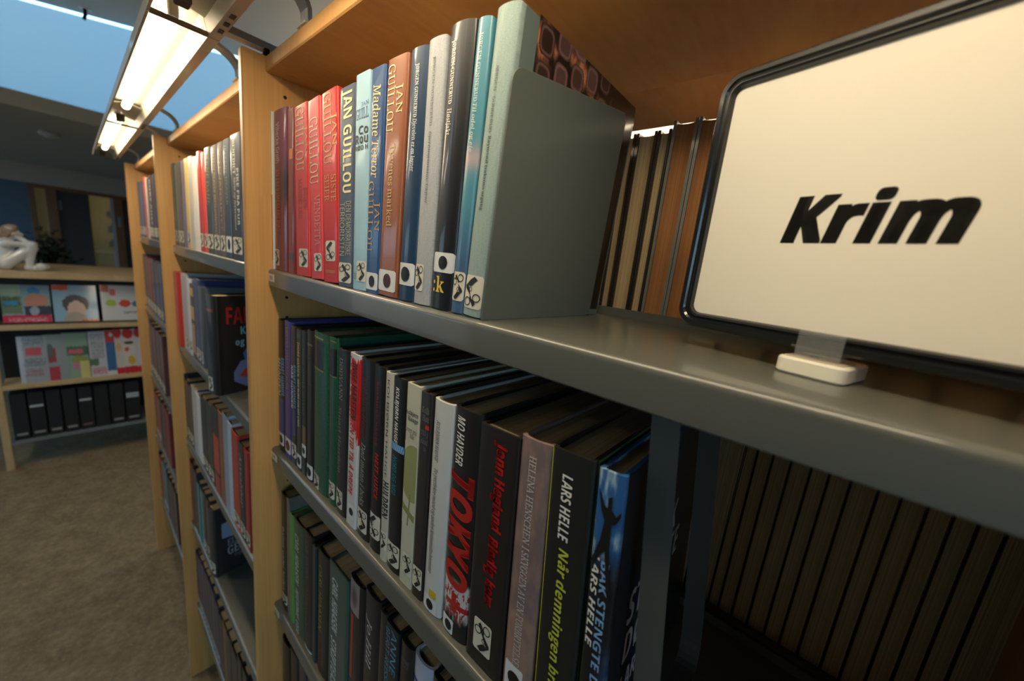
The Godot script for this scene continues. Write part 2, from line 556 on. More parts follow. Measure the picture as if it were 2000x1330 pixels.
func page_mesh(w: float, h: float, d: float, s: float, t: float, gap: float) -> ArrayMesh:
	var x := w / 2 - t
	var st := begin()
	var z0 := -d + (gap if gap > 0 else 0.0006)
	var z1 := -s - t - 0.0008
	var y0 := gap
	var y1 := h - gap
	var k := 40.0
	var dip := minf(0.004, w * 0.12) if gap > 0 else 0.0
	var n := 6
	for i in n:
		var a := lerpf(-x, x, float(i) / n)
		var b := lerpf(-x, x, float(i + 1) / n)
		var za := z0 + dip * (1.0 - pow(a / x, 2.0))
		var zb := z0 + dip * (1.0 - pow(b / x, 2.0))
		var u := [Vector2(a * k, 0), Vector2(b * k, 0), Vector2(b * k, 1), Vector2(a * k, 1)]
		quad(st, Vector3(a, y1, z1), Vector3(b, y1, z1), Vector3(b, y1, zb), Vector3(a, y1, za), Vector3.UP, Vector3.UP, u)
		quad(st, Vector3(a, y0, za), Vector3(b, y0, zb), Vector3(b, y0, z1), Vector3(a, y0, z1), Vector3.DOWN, Vector3.DOWN, u)
		quad(st, Vector3(b, y0, zb), Vector3(a, y0, za), Vector3(a, y1, za), Vector3(b, y1, zb), Vector3.ZERO, Vector3.ZERO, [u[1], u[0], u[3], u[2]])
	quad(st, Vector3(-x, y0, z1), Vector3(x, y0, z1), Vector3(x, y1, z1), Vector3(-x, y1, z1))
	quad(st, Vector3(x, y0, z1), Vector3(x, y0, z0), Vector3(x, y1, z0), Vector3(x, y1, z1))
	quad(st, Vector3(-x, y0, z0), Vector3(-x, y0, z1), Vector3(-x, y1, z1), Vector3(-x, y1, z0))
	return st.commit()

# one book standing on its shelf; local origin at the foot of the spine
func make_book(label: String, at: Vector3, w: float, h: float, d: float, lean: float, yaw: float, col: Color, o: Dictionary, group: String) -> Node3D:
	var b := thing("book", label, "book", at + Vector3(0, w / 2 * absf(sin(deg_to_rad(lean))) + 0.0002 + float(o.get("lift", 0.0)), 0), group)
	b.rotation = Vector3(0, deg_to_rad(yaw), deg_to_rad(lean))
	var soft := o.has("soft")
	var t: float = 0.0008 if soft else minf(0.0024, w * 0.16)
	var s: float = o.get("bulge", 0.0025)
	s = minf(s, w * 0.3)
	var p := 2.0 if s > 0.0025 else 4.0
	part("cover", case_mesh(w, h, d, s, p, t), cover_mat(col, o), b)
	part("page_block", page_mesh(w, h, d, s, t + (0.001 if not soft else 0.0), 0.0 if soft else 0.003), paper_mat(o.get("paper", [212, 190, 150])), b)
	if o.has("board"):
		var tb := 0.0004
		part("front_board", box_mesh(Vector3(w / 2 - 0.0001, 0.0002, -d + 0.0003), Vector3(w / 2 + tb, h - 0.0002, -s - 0.004)), mat("board_" + str(o.board), hexc(o.board), 0.45, 0.6), b)
	for q in o.get("bands", []):
		var st := begin()
		var ya: float = minf(q[0], q[1])
		var yb: float = maxf(q[0], q[1])
		ya = maxf(ya, 0.0005)
		yb = minf(yb, h - 0.0005)
		spine_columns(st, (q[2] - 0.5) * w, (q[3] - 0.5) * w, 8, func(_x): return yb, func(_x): return ya, w, s, p, 0.0002)
		var m: StandardMaterial3D = mat("band_" + str(q[4]), hexc(q[4]), 0.45, 0.4)
		if q.size() > 5:
			m = mat("band_" + q[5], Color.WHITE, 0.5, 0.3)
			m.albedo_texture = art(q[5])
		part("printed_band", st.commit(), m, b)
	if o.has("g"):
		var g: Array = o.g
		var y0 := maxf(minf(g[0], g[1]), 0.001)
		var y1 := maxf(g[0], g[1])
		var x0 := (float(g[2]) - 0.5) * w
		var x1 := (float(g[3]) - 0.5) * w
		var k := part("genre_sticker", rounded_patch(x0, x1, y0, y1, 0.002, w, s, p, 0.0003), mat("sticker", rgb(226, 218, 196), 0.45, 0.3), b)
		part("pistol_print", gun_print(x0, x1, y0, y1, g[4] > 0.5, w, s, p, 0.0006), mat("sticker_ink", rgb(34, 32, 30), 0.5), k)
	if o.has("o"):
		var g: Array = o.o
		var y0 := maxf(minf(g[0], g[1]), 0.001)
		var y1 := maxf(g[0], g[1])
		var x0 := (float(g[2]) - 0.5) * w
		var x1 := (float(g[3]) - 0.5) * w
		var k := part("dot_label", rounded_patch(x0, x1, y0, y1, 0.0015, w, s, p, 0.0003), mat("label_white", rgb(226, 226, 224), 0.5, 0.3), b)
		var r := minf((x1 - x0) * 0.36, (y1 - y0) * 0.33)
		part("dot", disc_patch((x0 + x1) / 2 + 0.04 * w, (y0 + y1) / 2, r, r, w, s, p, 0.0006), mat("dot_" + str(g[4] if g.size() > 4 else [22, 20, 15]), hexc(g[4] if g.size() > 4 else [22, 20, 15]), 0.45), k)
	for q in o.get("t", []):
		var x0 := (float(q[4]) - 0.5) * w
		var x1 := (float(q[5]) - 0.5) * w
		var ya: float = q[2]
		var yb: float = q[3]
		var put: Callable
		if q[8] == "v":
			put = func(a: float, c: float) -> Vector3:
				var x := lerpf(x0, x1, c)
				return Vector3(x, lerpf(ya, yb, a), arc_z(x, w, s, p) + 0.0004)
		else:
			var yl := minf(ya, yb)
			var yh := maxf(ya, yb)
			put = func(a: float, c: float) -> Vector3:
				var x := lerpf(x0, x1, a)
				return Vector3(x, lerpf(yl, yh, c), arc_z(x, w, s, p) + 0.0004)
		part("lettering", letters(q[0], q[1], q[7], put, 0.0 if s < 0.002 or q[8] != "v" else clampf(0.0035 / maxf(absf(x1 - x0), 0.001), 0.12, 0.6)), ink(q[6]), b)
	return b

# lettering on the outer face of a book's front board (facing local +x, read from the spine inwards)
func board_text(b: Node3D, s: String, f: String, x: float, z0: float, z1: float, y0: float, y1: float, col: Array, shear := 0.0) -> void:
	part("cover_lettering", letters(s, f, shear, func(a: float, c: float) -> Vector3: return Vector3(x, lerpf(y0, y1, c), lerpf(z0, z1, a))), ink(col), b)

func board_shape(b: Node3D, called: String, x: float, pts: Array, col: Array) -> void:
	# pts in (z, y) on the front board
	var st := begin()
	var zy := PackedVector2Array()
	for q in pts: zy.append(Vector2(q[0], q[1]))
	along_x(st, zy, x, x + 0.0003)
	part(called, st.commit(), ink(col), b)

# ------------------------------------------------------------------ bookcase
func shelf_profile(front: float, back: float, lip: float) -> PackedVector2Array:
	# (z, y): pressed steel tray, top at y = 0, rounded front edge, turned-down front lip, upturned back edge
	var o := PackedVector2Array()
	var r := 0.0055
	o.append(Vector2(front - 0.010, -lip))
	o.append(Vector2(front - 0.0012, -lip))
	o.append(Vector2(front, -lip + 0.0012))
	for i in 7:
		var a := PI / 2 * i / 6.0
		o.append(Vector2(front - r + r * cos(a), -r + r * sin(a)))
	o.append(Vector2(back + 0.0018, 0.0))
	o.append(Vector2(back + 0.0018, 0.010))
	o.append(Vector2(back, 0.010))
	o.append(Vector2(back, -0.012))
	o.append(Vector2(back + 0.0016, -0.012))
	o.append(Vector2(back + 0.0016, -0.0016))
	o.append(Vector2(front - 0.0022, -0.0016 - 0.004))
	o.append(Vector2(front - 0.0022, -lip + 0.0016))
	o.append(Vector2(front - 0.010, -lip + 0.0016))
	return o

func mirrored(zy: PackedVector2Array) -> PackedVector2Array:
	var o := PackedVector2Array()
	for q in zy: o.append(Vector2(-DEEP - q.x, q.y))
	return o

func build_bookcase() -> void:
	var maple := wood("maple", rgb(224, 174, 106), rgb(194, 138, 76), Vector3(3.0, 0.55, 3.0))
	var maple_flat := wood("maple_panel", rgb(224, 174, 106), rgb(194, 138, 76), Vector3(0.9, 3.0, 3.0))
	var steel := mat("shelf_steel", rgb(88, 90, 84), 0.36, 0.5)
	steel.clearcoat_roughness = 0.06
	var c := thing("bookcase", "long double-sided maple bookcase with grey steel shelves", "bookcase")
	for i in 4:
		var x := PITCH - i * PITCH
		var u := part("upright", box_mesh(Vector3(x - T, 0, -DEEP), Vector3(x, 2.021, 0), 0.0018), maple, c)
		if i == 0 or i == 3: continue
		for yy in [1.9736, 1.9336, 1.6548, 1.6193, 1.3400, 1.3000, 0.9980, 0.9600, 0.6600, 0.6250]:
			for zz in [-0.0575, -0.20]:
				var st := begin()
				slab(st, circle(0.0026, 12), -0.0001, 0.0003, 0.0, Transform3D(Basis(Vector3(0, 0, -1), Vector3(0, 1, 0), Vector3(1, 0, 0)), Vector3(x, yy, zz)))
				part("peg_hole", st.commit(), mat("peg_hole", rgb(36, 22, 12), 0.8), u)
	for i in 3:
		var x0 := -i * PITCH + 0.0004
		var x1 := PITCH - i * PITCH - T - 0.0004
		var pn := part("top_panel", box_mesh(Vector3(x0, 1.9994, -0.4625), Vector3(x1, 2.0197, -0.0303), 0.0016), maple_flat, c)
		for xx in [x0 + 0.016, x1 - 0.016]:
			for zz in [-0.062, -0.42]:
				var st := begin()
				slab(st, circle(0.0085, 20), -0.0008, 0.0, 0.0003, Transform3D(Basis(Vector3(1, 0, 0), Vector3(0, 0, -1), Vector3(0, 1, 0)), Vector3(xx, 1.9994, zz)))
				part("fitting_cap", st.commit(), mat("fitting", rgb(206, 160, 104), 0.5), pn)
		for k in 5:
			for side in 2:
				var prof := shelf_profile(-0.0303, -0.262, 0.0287)
				if side == 1: prof = mirrored(shelf_profile(-0.0303, -0.222, 0.0287))
				var st := begin()
				along_x(st, prof, x0, x1)
				var sh := part("shelf", st.commit(), steel, c, Vector3(0, LEVELS[k], 0))
				if side == 0:
					var lb := part("shelf_label", box_mesh(Vector3(x0 + 0.001, -0.0200, -0.0303), Vector3(x0 + 0.026, -0.0075, -0.0299)), mat("shelf_label", rgb(226, 216, 196), 0.5), sh)
					for m in 3:
						part("printed_mark", box_mesh(Vector3(x0 + 0.006 + 0.005 * m, -0.0170, -0.0299), Vector3(x0 + 0.0085 + 0.005 * m, -0.0108, -0.02985)), mat("mark", rgb(120, 116, 110), 0.6), lb)

# ------------------------------------------------------------------ shelf luminaires
func build_luminaire(i: int, far: bool) -> void:
	var x1 := PITCH - i * PITCH - 0.045
	var x0 := x1 - PITCH + 0.002
	var label: String = "slim white shelf light on the far face of the bookcase" if far else ["slim white shelf light above the near bay with the lettered sign", "slim white shelf light above the middle bay, next in line", "slim white shelf light above the far bay, end of line"][i]
	var t := thing("shelf_luminaire", label, "light", Vector3.ZERO, "shelf lights along the bookcase")
	var f := func(z: float) -> float: return -DEEP - z if far else z
	var white := mat("luminaire_white", rgb(206, 200, 186), 0.45, 0.2)
	# housing: an inverted trough with a wide rim at the back and a narrow one in front
	var o := PackedVector2Array()
	for q in [[0.0150, 2.030], [0.0285, 2.030], [0.0285, 2.032], [0.0345, 2.060], [0.0850, 2.060], [0.0905, 2.032], [0.0905, 2.030], [0.0935, 2.030], [0.0935, 2.040], [0.0880, 2.066], [0.0300, 2.066], [0.0150, 2.040]]:
		o.append(Vector2(f.call(q[0]), q[1]))
	var st := begin()
	along_x(st, o, x0, x1)
	part("housing", st.commit(), white, t)
	# a dark bar across the mouth of the trough at each joint
	for e in [[x0, x0 + 0.0035], [x1 - 0.0035, x1]]:
		var pl := PackedVector2Array()
		for q in [[0.0287, 2.0300], [0.0903, 2.0300], [0.0896, 2.0345], [0.0294, 2.0345]]: pl.append(Vector2(f.call(q[0]), q[1]))
		st = begin()
		along_x(st, pl, e[0], e[1])
		part("joint_bar", st.commit(), mat("end_plate", rgb(112, 104, 88), 0.5), t)
	# gear tray under the far end: shallow roof-shaped plate
	var tr := PackedVector2Array()
	for q in [[0.0320, 2.0500], [0.0600, 2.0570], [0.0870, 2.0500], [0.0870, 2.0510], [0.0600, 2.0580], [0.0320, 2.0510]]: tr.append(Vector2(f.call(q[0]), q[1]))
	st = begin()
	along_x(st, tr, x0 + 0.004, x0 + 0.19)
	part("gear_tray", st.commit(), mat("gear_tray", rgb(214, 206, 180), 0.45, 0.2), t)
	var zt: float = f.call(0.064)
	for xx in [x0 + 0.195, x1 - 0.012]:
		part("lamp_holder", box_mesh(Vector3(xx - 0.004, 2.0400, zt - 0.006), Vector3(xx + 0.004, 2.0590, zt + 0.006), 0.0015), mat("lamp_holder", rgb(206, 200, 186), 0.5), t)
	st = begin()
	tube(st, [Vector3(x0 + 0.20, 2.0455, zt), Vector3(x1 - 0.016, 2.0455, zt)], 0.008, 14)
	var glow := mat("tube_glow", rgb(255, 248, 230), 0.4)
	glow.emission_enabled = true
	glow.emission = TUBE
	glow.emission_energy_multiplier = TUBE_GLOW
	part("lamp_tube", st.commit(), glow, t)
	part("starter_block", box_mesh(Vector3(x0 + 0.055, 2.030, f.call(0.066) - 0.008), Vector3(x0 + 0.075, 2.0470, f.call(0.066) + 0.008), 0.0015), mat("starter", rgb(70, 64, 56), 0.6), t)
	# two bent flat arms up from the top panel
	for xa in [-i * PITCH + 0.142, PITCH - i * PITCH - T - 0.142]:
		var pts := []
		for k in 11:
			var a := PI / 2 * k / 10.0
			pts.append(Vector3(xa, 2.021 + 0.034 * sin(a) + 0.012 * minf(1.0, k), f.call(-0.036 + 0.056 * (1.0 - cos(a)))))
		pts.insert(0, Vector3(xa, 2.0198, f.call(-0.036)))
		st = begin()
		tube(st, pts, 0.0085, 4, Vector2(1.9, 0.45), Vector3(1, 0, 0))
		var arm := part("support_arm", st.commit(), mat("arm_white", rgb(232, 232, 228), 0.4, 0.3), t)
		part("arm_foot", box_mesh(Vector3(xa - 0.014, 2.0198, minf(f.call(-0.052), f.call(-0.028))), Vector3(xa + 0.014, 2.0228, maxf(f.call(-0.052), f.call(-0.028))), 0.001), mat("arm_white", rgb(232, 232, 228)), arm)
	for k in 3:
		part("rim_screw", box_mesh(Vector3(x0 + 0.03 + 0.03 * k, 2.0288, f.call(0.021) - 0.003), Vector3(x0 + 0.042 + 0.03 * k, 2.0300, f.call(0.021) + 0.003), 0.0004), mat("starter", rgb(70, 64, 56)), t)
	var l := AreaLight3D.new()
	l.name = "tube_light"
	l.area_size = Vector2(x1 - x0 - 0.23, 0.03)
	l.area_normalize_energy = true
	l.light_color = TUBE
	l.light_energy = TUBE_LIGHT
	l.area_range = 12.0
	l.shadow_enabled = true
	l.position = Vector3((x0 + 0.2 + x1 - 0.016) / 2, 2.0345, zt)
	l.rotation_degrees = Vector3(-90, 0, 0)
	t.add_child(l)

func build_cables() -> void:
	var st := begin()
	tube(st, [Vector3(-0.036, 2.046, 0.012), Vector3(-0.036, 2.046, -0.08)], 0.008, 4, Vector2(1.6, 0.9), Vector3(1, 0, 0))
	var d := part(numbered("cable_duct"), st.commit(), mat("duct", rgb(196, 200, 206), 0.4, 0.2), self)
	tag(d, "short white cable duct behind the shelf light above the maple upright", "duct")
	st = begin()
	var pts := []
	for k in 13:
		var a := float(k) / 12.0
		pts.append(Vector3(-0.008 + 0.24 * a, 2.0285 + 0.030 * sin(PI * a), -0.062 - 0.05 * a))
	tube(st, pts, 0.0055, 8)
	var cb := part(numbered("lamp_cable"), st.commit(), mat("duct", rgb(196, 200, 206)), self)
	tag(cb, "white cable looping over the top panel from a black clip", "cable")
	var clip := thing("cable_clip", "small black cable clip on top of the maple upright", "clip", Vector3(-0.008, 2.021, -0.035))
	part("saddle", box_mesh(Vector3(-0.006, 0, -0.006), Vector3(0.006, 0.005, 0.006), 0.001), mat("black_plastic", rgb(26, 26, 26), 0.4), clip)
	part("knob", box_mesh(Vector3(-0.004, 0.005, -0.004), Vector3(0.004, 0.0125, 0.004), 0.0012), mat("black_plastic", rgb(26, 26, 26)), clip)

# ------------------------------------------------------------------ bookends and the sign
func build_bookend() -> void:
	var grey := mat("bookend_grey", rgb(88, 96, 90), 0.6)
	var t := thing("bookend", "grey-green steel bookend holding the top shelf books upright", "bookend", Vector3(0.5028, Y1, -0.036))
	# plate in (z, y), leaning a touch with the books
	var zy := PackedVector2Array()
	for q in [[0.0, 0.0], [0.0, 0.178]]: zy.append(Vector2(q[0], q[1]))
	for i in 7:
		var a := PI / 2 * i / 6.0
		zy.append(Vector2(-0.014 + 0.014 * cos(a), 0.178 + 0.014 * sin(a)))
	for q in [[-0.176, 0.2193], [-0.181, 0.2140], [-0.181, 0.006], [-0.175, 0.0]]: zy.append(Vector2(q[0], q[1]))
	var st := begin()
	along_x(st, zy, 0.0, 0.0014, 0.0004)
	var p := part("plate", st.commit(), grey, t)
	p.rotation_degrees.z = -2.62
	st = begin()
	slab(st, rect(0.165, 0.150, 0.01, 4, -0.0815, -0.078), 0.0, 0.0008, 0.0, Transform3D(Basis(Vector3(1, 0, 0), Vector3(0, 0, -1), Vector3(0, 1, 0)), Vector3(0, 0.0001, -0.156)))
	part("foot_plate", st.commit(), grey, t)

func hanging_bookend(x: float, top: float, label: String, low: float, lean: float) -> void:
	# bent steel band hung under the shelf above: front leg, rounded bottom, rear leg
	var t := thing("hanging_bookend", label, "bookend", Vector3(x, top, -0.06), "hanging bookends")
	t.rotation_degrees.z = lean
	var pts := []
	var z1 := -0.13
	var r := 0.022
	pts.append(Vector3(0, 0, 0))
	for i in 7:
		var a := PI / 2 * i / 6.0
		pts.append(Vector3(0, low + r - r * sin(a), -r + r * cos(a)))
	for i in 7:
		var a := PI / 2 + PI / 2 * i / 6.0
		pts.append(Vector3(0, low + r - r * sin(a), z1 + r + r * cos(a)))
	pts.append(Vector3(0, 0, z1))
	var st := begin()
	tube(st, pts, 0.0127, 4, Vector2(1.0, 0.07), Vector3(1, 0, 0))
	part("band", st.commit(), mat("strap_grey", rgb(84, 86, 82), 0.4, 0.2), t)
	part("hook_rail", box_mesh(Vector3(-0.008, -0.001, z1 - 0.006), Vector3(0.008, 0.001, 0.006), 0.0004), mat("strap_grey", rgb(84, 86, 82)), t)

func build_sign() -> void:
	var t := thing("sign_holder", "black framed sign reading Krim on a small white magnetic base", "sign", Vector3(0.731, Y1, -0.1135))
	t.rotation_degrees.y = -16.0
	var w := 0.262
	var h := 0.1835
	var x0 := -0.1085
	var black := mat("frame_black", rgb(18, 19, 20), 0.28, 0.6)
	# frame: ring swept from a stepped profile round a rounded rectangle
	var st := begin()
	var cx := x0 + w / 2
	var cy := 0.0160 + h / 2
	# (inset from the outer edge, depth towards the reader)
	var prof := [[0.0, -0.004], [0.0, 0.0018], [0.0014, 0.0036], [0.0046, 0.0040], [0.0058, 0.0026], [0.0072, 0.0024], [0.0086, 0.0040], [0.0102, 0.0035], [0.0114, 0.0010], [0.0114, -0.003]]
	var rings := []
	for q in prof: rings.append(rect(w - 2 * q[0], h - 2 * q[0], 0.0145 - q[0] * 0.7, 8, cx, cy))
	var n: int = rings[0].size()
	for k in prof.size() - 1:
		for i in n:
			var j := (i + 1) % n
			quad(st, Vector3(rings[k][i].x, rings[k][i].y, prof[k][1]), Vector3(rings[k][j].x, rings[k][j].y, prof[k][1]), Vector3(rings[k + 1][j].x, rings[k + 1][j].y, prof[k + 1][1]), Vector3(rings[k + 1][i].x, rings[k + 1][i].y, prof[k + 1][1]))
	part("frame", st.commit(), black, t)
	st = begin()
	slab(st, rect(w - 0.0225, h - 0.0225, 0.0055, 6, cx, cy), -0.0025, 0.0006)
	var card := part("card", st.commit(), mat("card", rgb(232, 227, 212), 0.6), t)
	part("lettering", letters("Krim", "xx", 0.2, func(a: float, c: float) -> Vector3: return Vector3(lerpf(KRIM[0], KRIM[1], a), lerpf(KRIM[2], KRIM[3], c), 0.0008)), mat("sign_ink", rgb(22, 20, 16), 0.5), card)
	# white base, clear clip
	st = begin()
	slab(st, rect(0.036, 0.046, 0.006, 5), 0.0002, 0.0105, 0.0012, Transform3D(Basis(Vector3(1, 0, 0), Vector3(0, 0, -1), Vector3(0, 1, 0)), Vector3(-0.010, 0, -0.008)))
	part("base", st.commit(), mat("base_white", rgb(236, 232, 214), 0.35, 0.4), t)
	var clear := mat("clear_plastic", Color(0.92, 0.94, 0.93, 0.08), 0.05)
	clear.transparency = BaseMaterial3D.TRANSPARENCY_ALPHA
	st = begin()
	var cl := PackedVector2Array()
	for q in [[-0.006, 0.0106], [0.0075, 0.0106], [0.0075, 0.0120], [0.0064, 0.0120], [0.0064, 0.0275], [0.0050, 0.0275], [0.0050, 0.0120], [-0.0044, 0.0120], [-0.0044, 0.0260], [-0.006, 0.0260]]: cl.append(Vector2(q[0], q[1]))
	along_x(st, cl, -0.0215, 0.0015)
	part("clip", st.commit(), clear, t)
	st = begin()
	slab(st, rect(0.030, 0.026, 0.003, 3), 0.0105, 0.0111, 0.0, Transform3D(Basis(Vector3(1, 0, 0), Vector3(0, 0, -1), Vector3(0, 1, 0)), Vector3(-0.010, 0, -0.002)))
	part("clip_plate", st.commit(), mat("clip_plate", rgb(176, 166, 150), 0.4), t)

# ------------------------------------------------------------------ magazine unit
func blocks(key: String, w: int, h: int, ground: Color, list: Array) -> StandardMaterial3D:
	# flat print: rectangles and ellipses [kind, x0, y0, x1, y1, colour], rough edged
	var m := mat("print_" + key, Color.WHITE, 0.35, 0.5)
	var a := noise(1.0, hash(key) % 997, 2)
	m.albedo_texture = paint("print_" + key, w, h, func(u: float, v: float):
		var c := ground
		var uu: float = u + 0.02 * a.get_noise_2d(u * 8.0, v * 8.0)
		var vv: float = v + 0.02 * a.get_noise_2d(u * 8.0 + 50.0, v * 8.0)
		for q in list:
			var inside := false
			if q[0] == "r": inside = uu > q[1] and uu < q[3] and vv > q[2] and vv < q[4]
			elif q[0] == "l": inside = uu > q[1] and uu < q[3] and vv > q[2] and vv < q[4] and sin(v * 260.0) > -0.1 and a.get_noise_2d(u * 90.0, floorf(v * 41.0) * 3.0) > -0.25
			else: inside = pow((uu - (q[1] + q[3]) / 2) / ((q[3] - q[1]) / 2), 2.0) + pow((vv - (q[2] + q[4]) / 2) / ((q[4] - q[2]) / 2), 2.0) < 1.0
			if inside: c = q[5]
		return c)
	return m

func sheet(st: SurfaceTool, w: float, h: float, t: float) -> void:
	# a magazine, cover towards +z, origin at the middle of its foot, cover mapped 0..1
	slab(st, rect(w, h, 0.0, 1, 0, h / 2), -t, 0.0)
	quad(st, Vector3(-w / 2, 0, 0.0003), Vector3(w / 2, 0, 0.0003), Vector3(w / 2, h, 0.0003), Vector3(-w / 2, h, 0.0003))

func magazine(label: String, group: String, at: Vector3, w: float, h: float, tilt: float, turn: float, m: Material) -> void:
	var t := thing("magazine", label, "magazine", at, group)
	t.rotation = Vector3(deg_to_rad(tilt), 0, 0)
	t.rotation = (Basis(Vector3.UP, deg_to_rad(90.0 + turn)) * Basis(Vector3.RIGHT, deg_to_rad(tilt))).get_euler()
	part("pages", box_mesh(Vector3(-w / 2, 0, -0.006), Vector3(w / 2, h, 0)), mat("mag_paper", rgb(206, 206, 204), 0.5), t)
	var st := begin()
	quad(st, Vector3(-w / 2, 0, 0.0006), Vector3(w / 2, 0, 0.0006), Vector3(w / 2, h, 0.0006), Vector3(-w / 2, h, 0.0006))
	part("cover", st.commit(), m, t)

func build_magazines() -> void:
	var birch := wood("birch", rgb(206, 184, 142), rgb(182, 154, 110), Vector3(3.0, 3.0, 0.8))
	var black := mat("unit_black", rgb(20, 20, 22), 0.6)
	var t := thing("magazine_unit", "low birch magazine unit with black back and three tiers", "shelf")
	var xf := -3.30
	var xb := -4.10
	var za := 0.585
	var zb := -0.62
	part("top_board", box_mesh(Vector3(xb, 1.331, zb), Vector3(xf, 1.372, za), 0.003), birch, t)
	part("post", box_mesh(Vector3(xf - 0.05, 0, 0.556), Vector3(xf, 1.331, 0.592), 0.003), birch, t)
	part("post", box_mesh(Vector3(xf - 0.05, 0, zb), Vector3(xf, 1.331, zb + 0.036), 0.003), birch, t)
	part("post", box_mesh(Vector3(xb, 0, 0.556), Vector3(xb + 0.05, 1.331, 0.592), 0.003), birch, t)
	part("post", box_mesh(Vector3(xb, 0, zb), Vector3(xb + 0.05, 1.331, zb + 0.036), 0.003), birch, t)
	part("back_panel", box_mesh(Vector3(-3.72, 0.16, zb + 0.04), Vector3(-3.70, 1.331, 0.556)), black, t)
	part("display_shelf", box_mesh(Vector3(xf - 0.36, 0.985, zb + 0.04), Vector3(xf - 0.004, 1.022, 0.62), 0.002), birch, t)
	part("display_shelf", box_mesh(Vector3(xf - 0.38, 0.578, zb + 0.04), Vector3(xf - 0.002, 0.606, 0.556), 0.002), birch, t)
	part("display_ramp", box_mesh(Vector3(xf - 0.13, 1.022, zb + 0.04), Vector3(xf - 0.12, 1.331, 0.62)), black, t)
	part("display_ramp", box_mesh(Vector3(xf - 0.22, 0.606, zb + 0.04), Vector3(xf - 0.21, 0.985, 0.556)), black, t)
	part("stop_strip", box_mesh(Vector3(xf - 0.012, 1.022, zb + 0.04), Vector3(xf - 0.006, 1.034, 0.62)), black, t)
	part("bottom_rail", box_mesh(Vector3(xf - 0.40, 0.185, zb + 0.04), Vector3(xf - 0.004, 0.197, 0.556), 0.002), mat("rail_grey", rgb(112, 128, 136), 0.4, 0.2), t)
	# tier 1: three covers facing out
	var g1 := "magazines on the upper display tier"
	magazine("magazine with green and blue cover and crimson foot band", g1, Vector3(-3.335, 1.0225, 0.412), 0.205, 0.262, -14.0, 0.0, blocks("m1", 64, 80, rgb(120, 160, 176), [["r", 0, 0, 0.4, 0.3, rgb(150, 176, 160)], ["e", 0.55, 0.05, 0.8, 0.25, rgb(40, 140, 200)], ["r", 0.0, 0.3, 0.4, 0.75, rgb(96, 124, 96)], ["l", 0.03, 0.32, 0.38, 0.55, rgb(40, 60, 40)], ["r", 0.05, 0.42, 0.33, 0.52, rgb(36, 140, 200)], ["e", 0.45, 0.22, 0.95, 0.62, rgb(186, 130, 112)], ["r", 0.45, 0.55, 1.0, 0.78, rgb(34, 44, 74)], ["e", 0.55, 0.55, 0.75, 0.8, rgb(150, 160, 190)], ["r", 0, 0.78, 1, 1, rgb(196, 20, 60)], ["l", 0.1, 0.84, 0.9, 0.95, rgb(220, 190, 200)]]))
	magazine("pale blue magazine with a dark haired portrait and orange corner", g1, Vector3(-3.335, 1.0225, 0.196), 0.208, 0.268, -14.0, 0.0, blocks("m2", 64, 80, rgb(132, 178, 210), [["r", 0, 0, 0.36, 0.14, rgb(206, 74, 30)], ["e", 0.2, 0.26, 0.8, 0.75, rgb(60, 56, 70)], ["e", 0.3, 0.42, 0.72, 0.9, rgb(206, 178, 168)], ["e", 0.2, 0.72, 0.75, 1.2, rgb(166, 156, 146)], ["r", 0.6, 0.92, 1, 1, rgb(206, 84, 44)]]))
	magazine("white magazine with yellow-green, red and blue ovals", g1, Vector3(-3.335, 1.0225, -0.035), 0.215, 0.274, -14.0, 0.0, blocks("m3", 64, 80, rgb(196, 202, 208), [["r", 0.02, 0.0, 0.2, 0.18, rgb(196, 20, 40)], ["r", 0.22, 0.1, 0.36, 0.28, rgb(206, 90, 100)], ["e", 0.1, 0.4, 0.36, 0.58, rgb(150, 180, 60)], ["e", 0.42, 0.4, 0.72, 0.6, rgb(196, 50, 40)], ["e", 0.74, 0.42, 1.0, 0.6, rgb(30, 110, 170)], ["l", 0.5, 0.72, 0.98, 0.78, rgb(70, 70, 76)]]))
	magazine("green magazine beside the oval one, mostly behind the bookcase", g1, Vector3(-3.335, 1.0225, -0.27), 0.21, 0.27, -14.0, 0.0, blocks("m4", 32, 40, rgb(110, 150, 120), [["r", 0, 0, 1, 0.2, rgb(200, 60, 50)]]))
	# tier 2: overlapping covers leaning back
	var g2 := "magazines on the lower display tier"
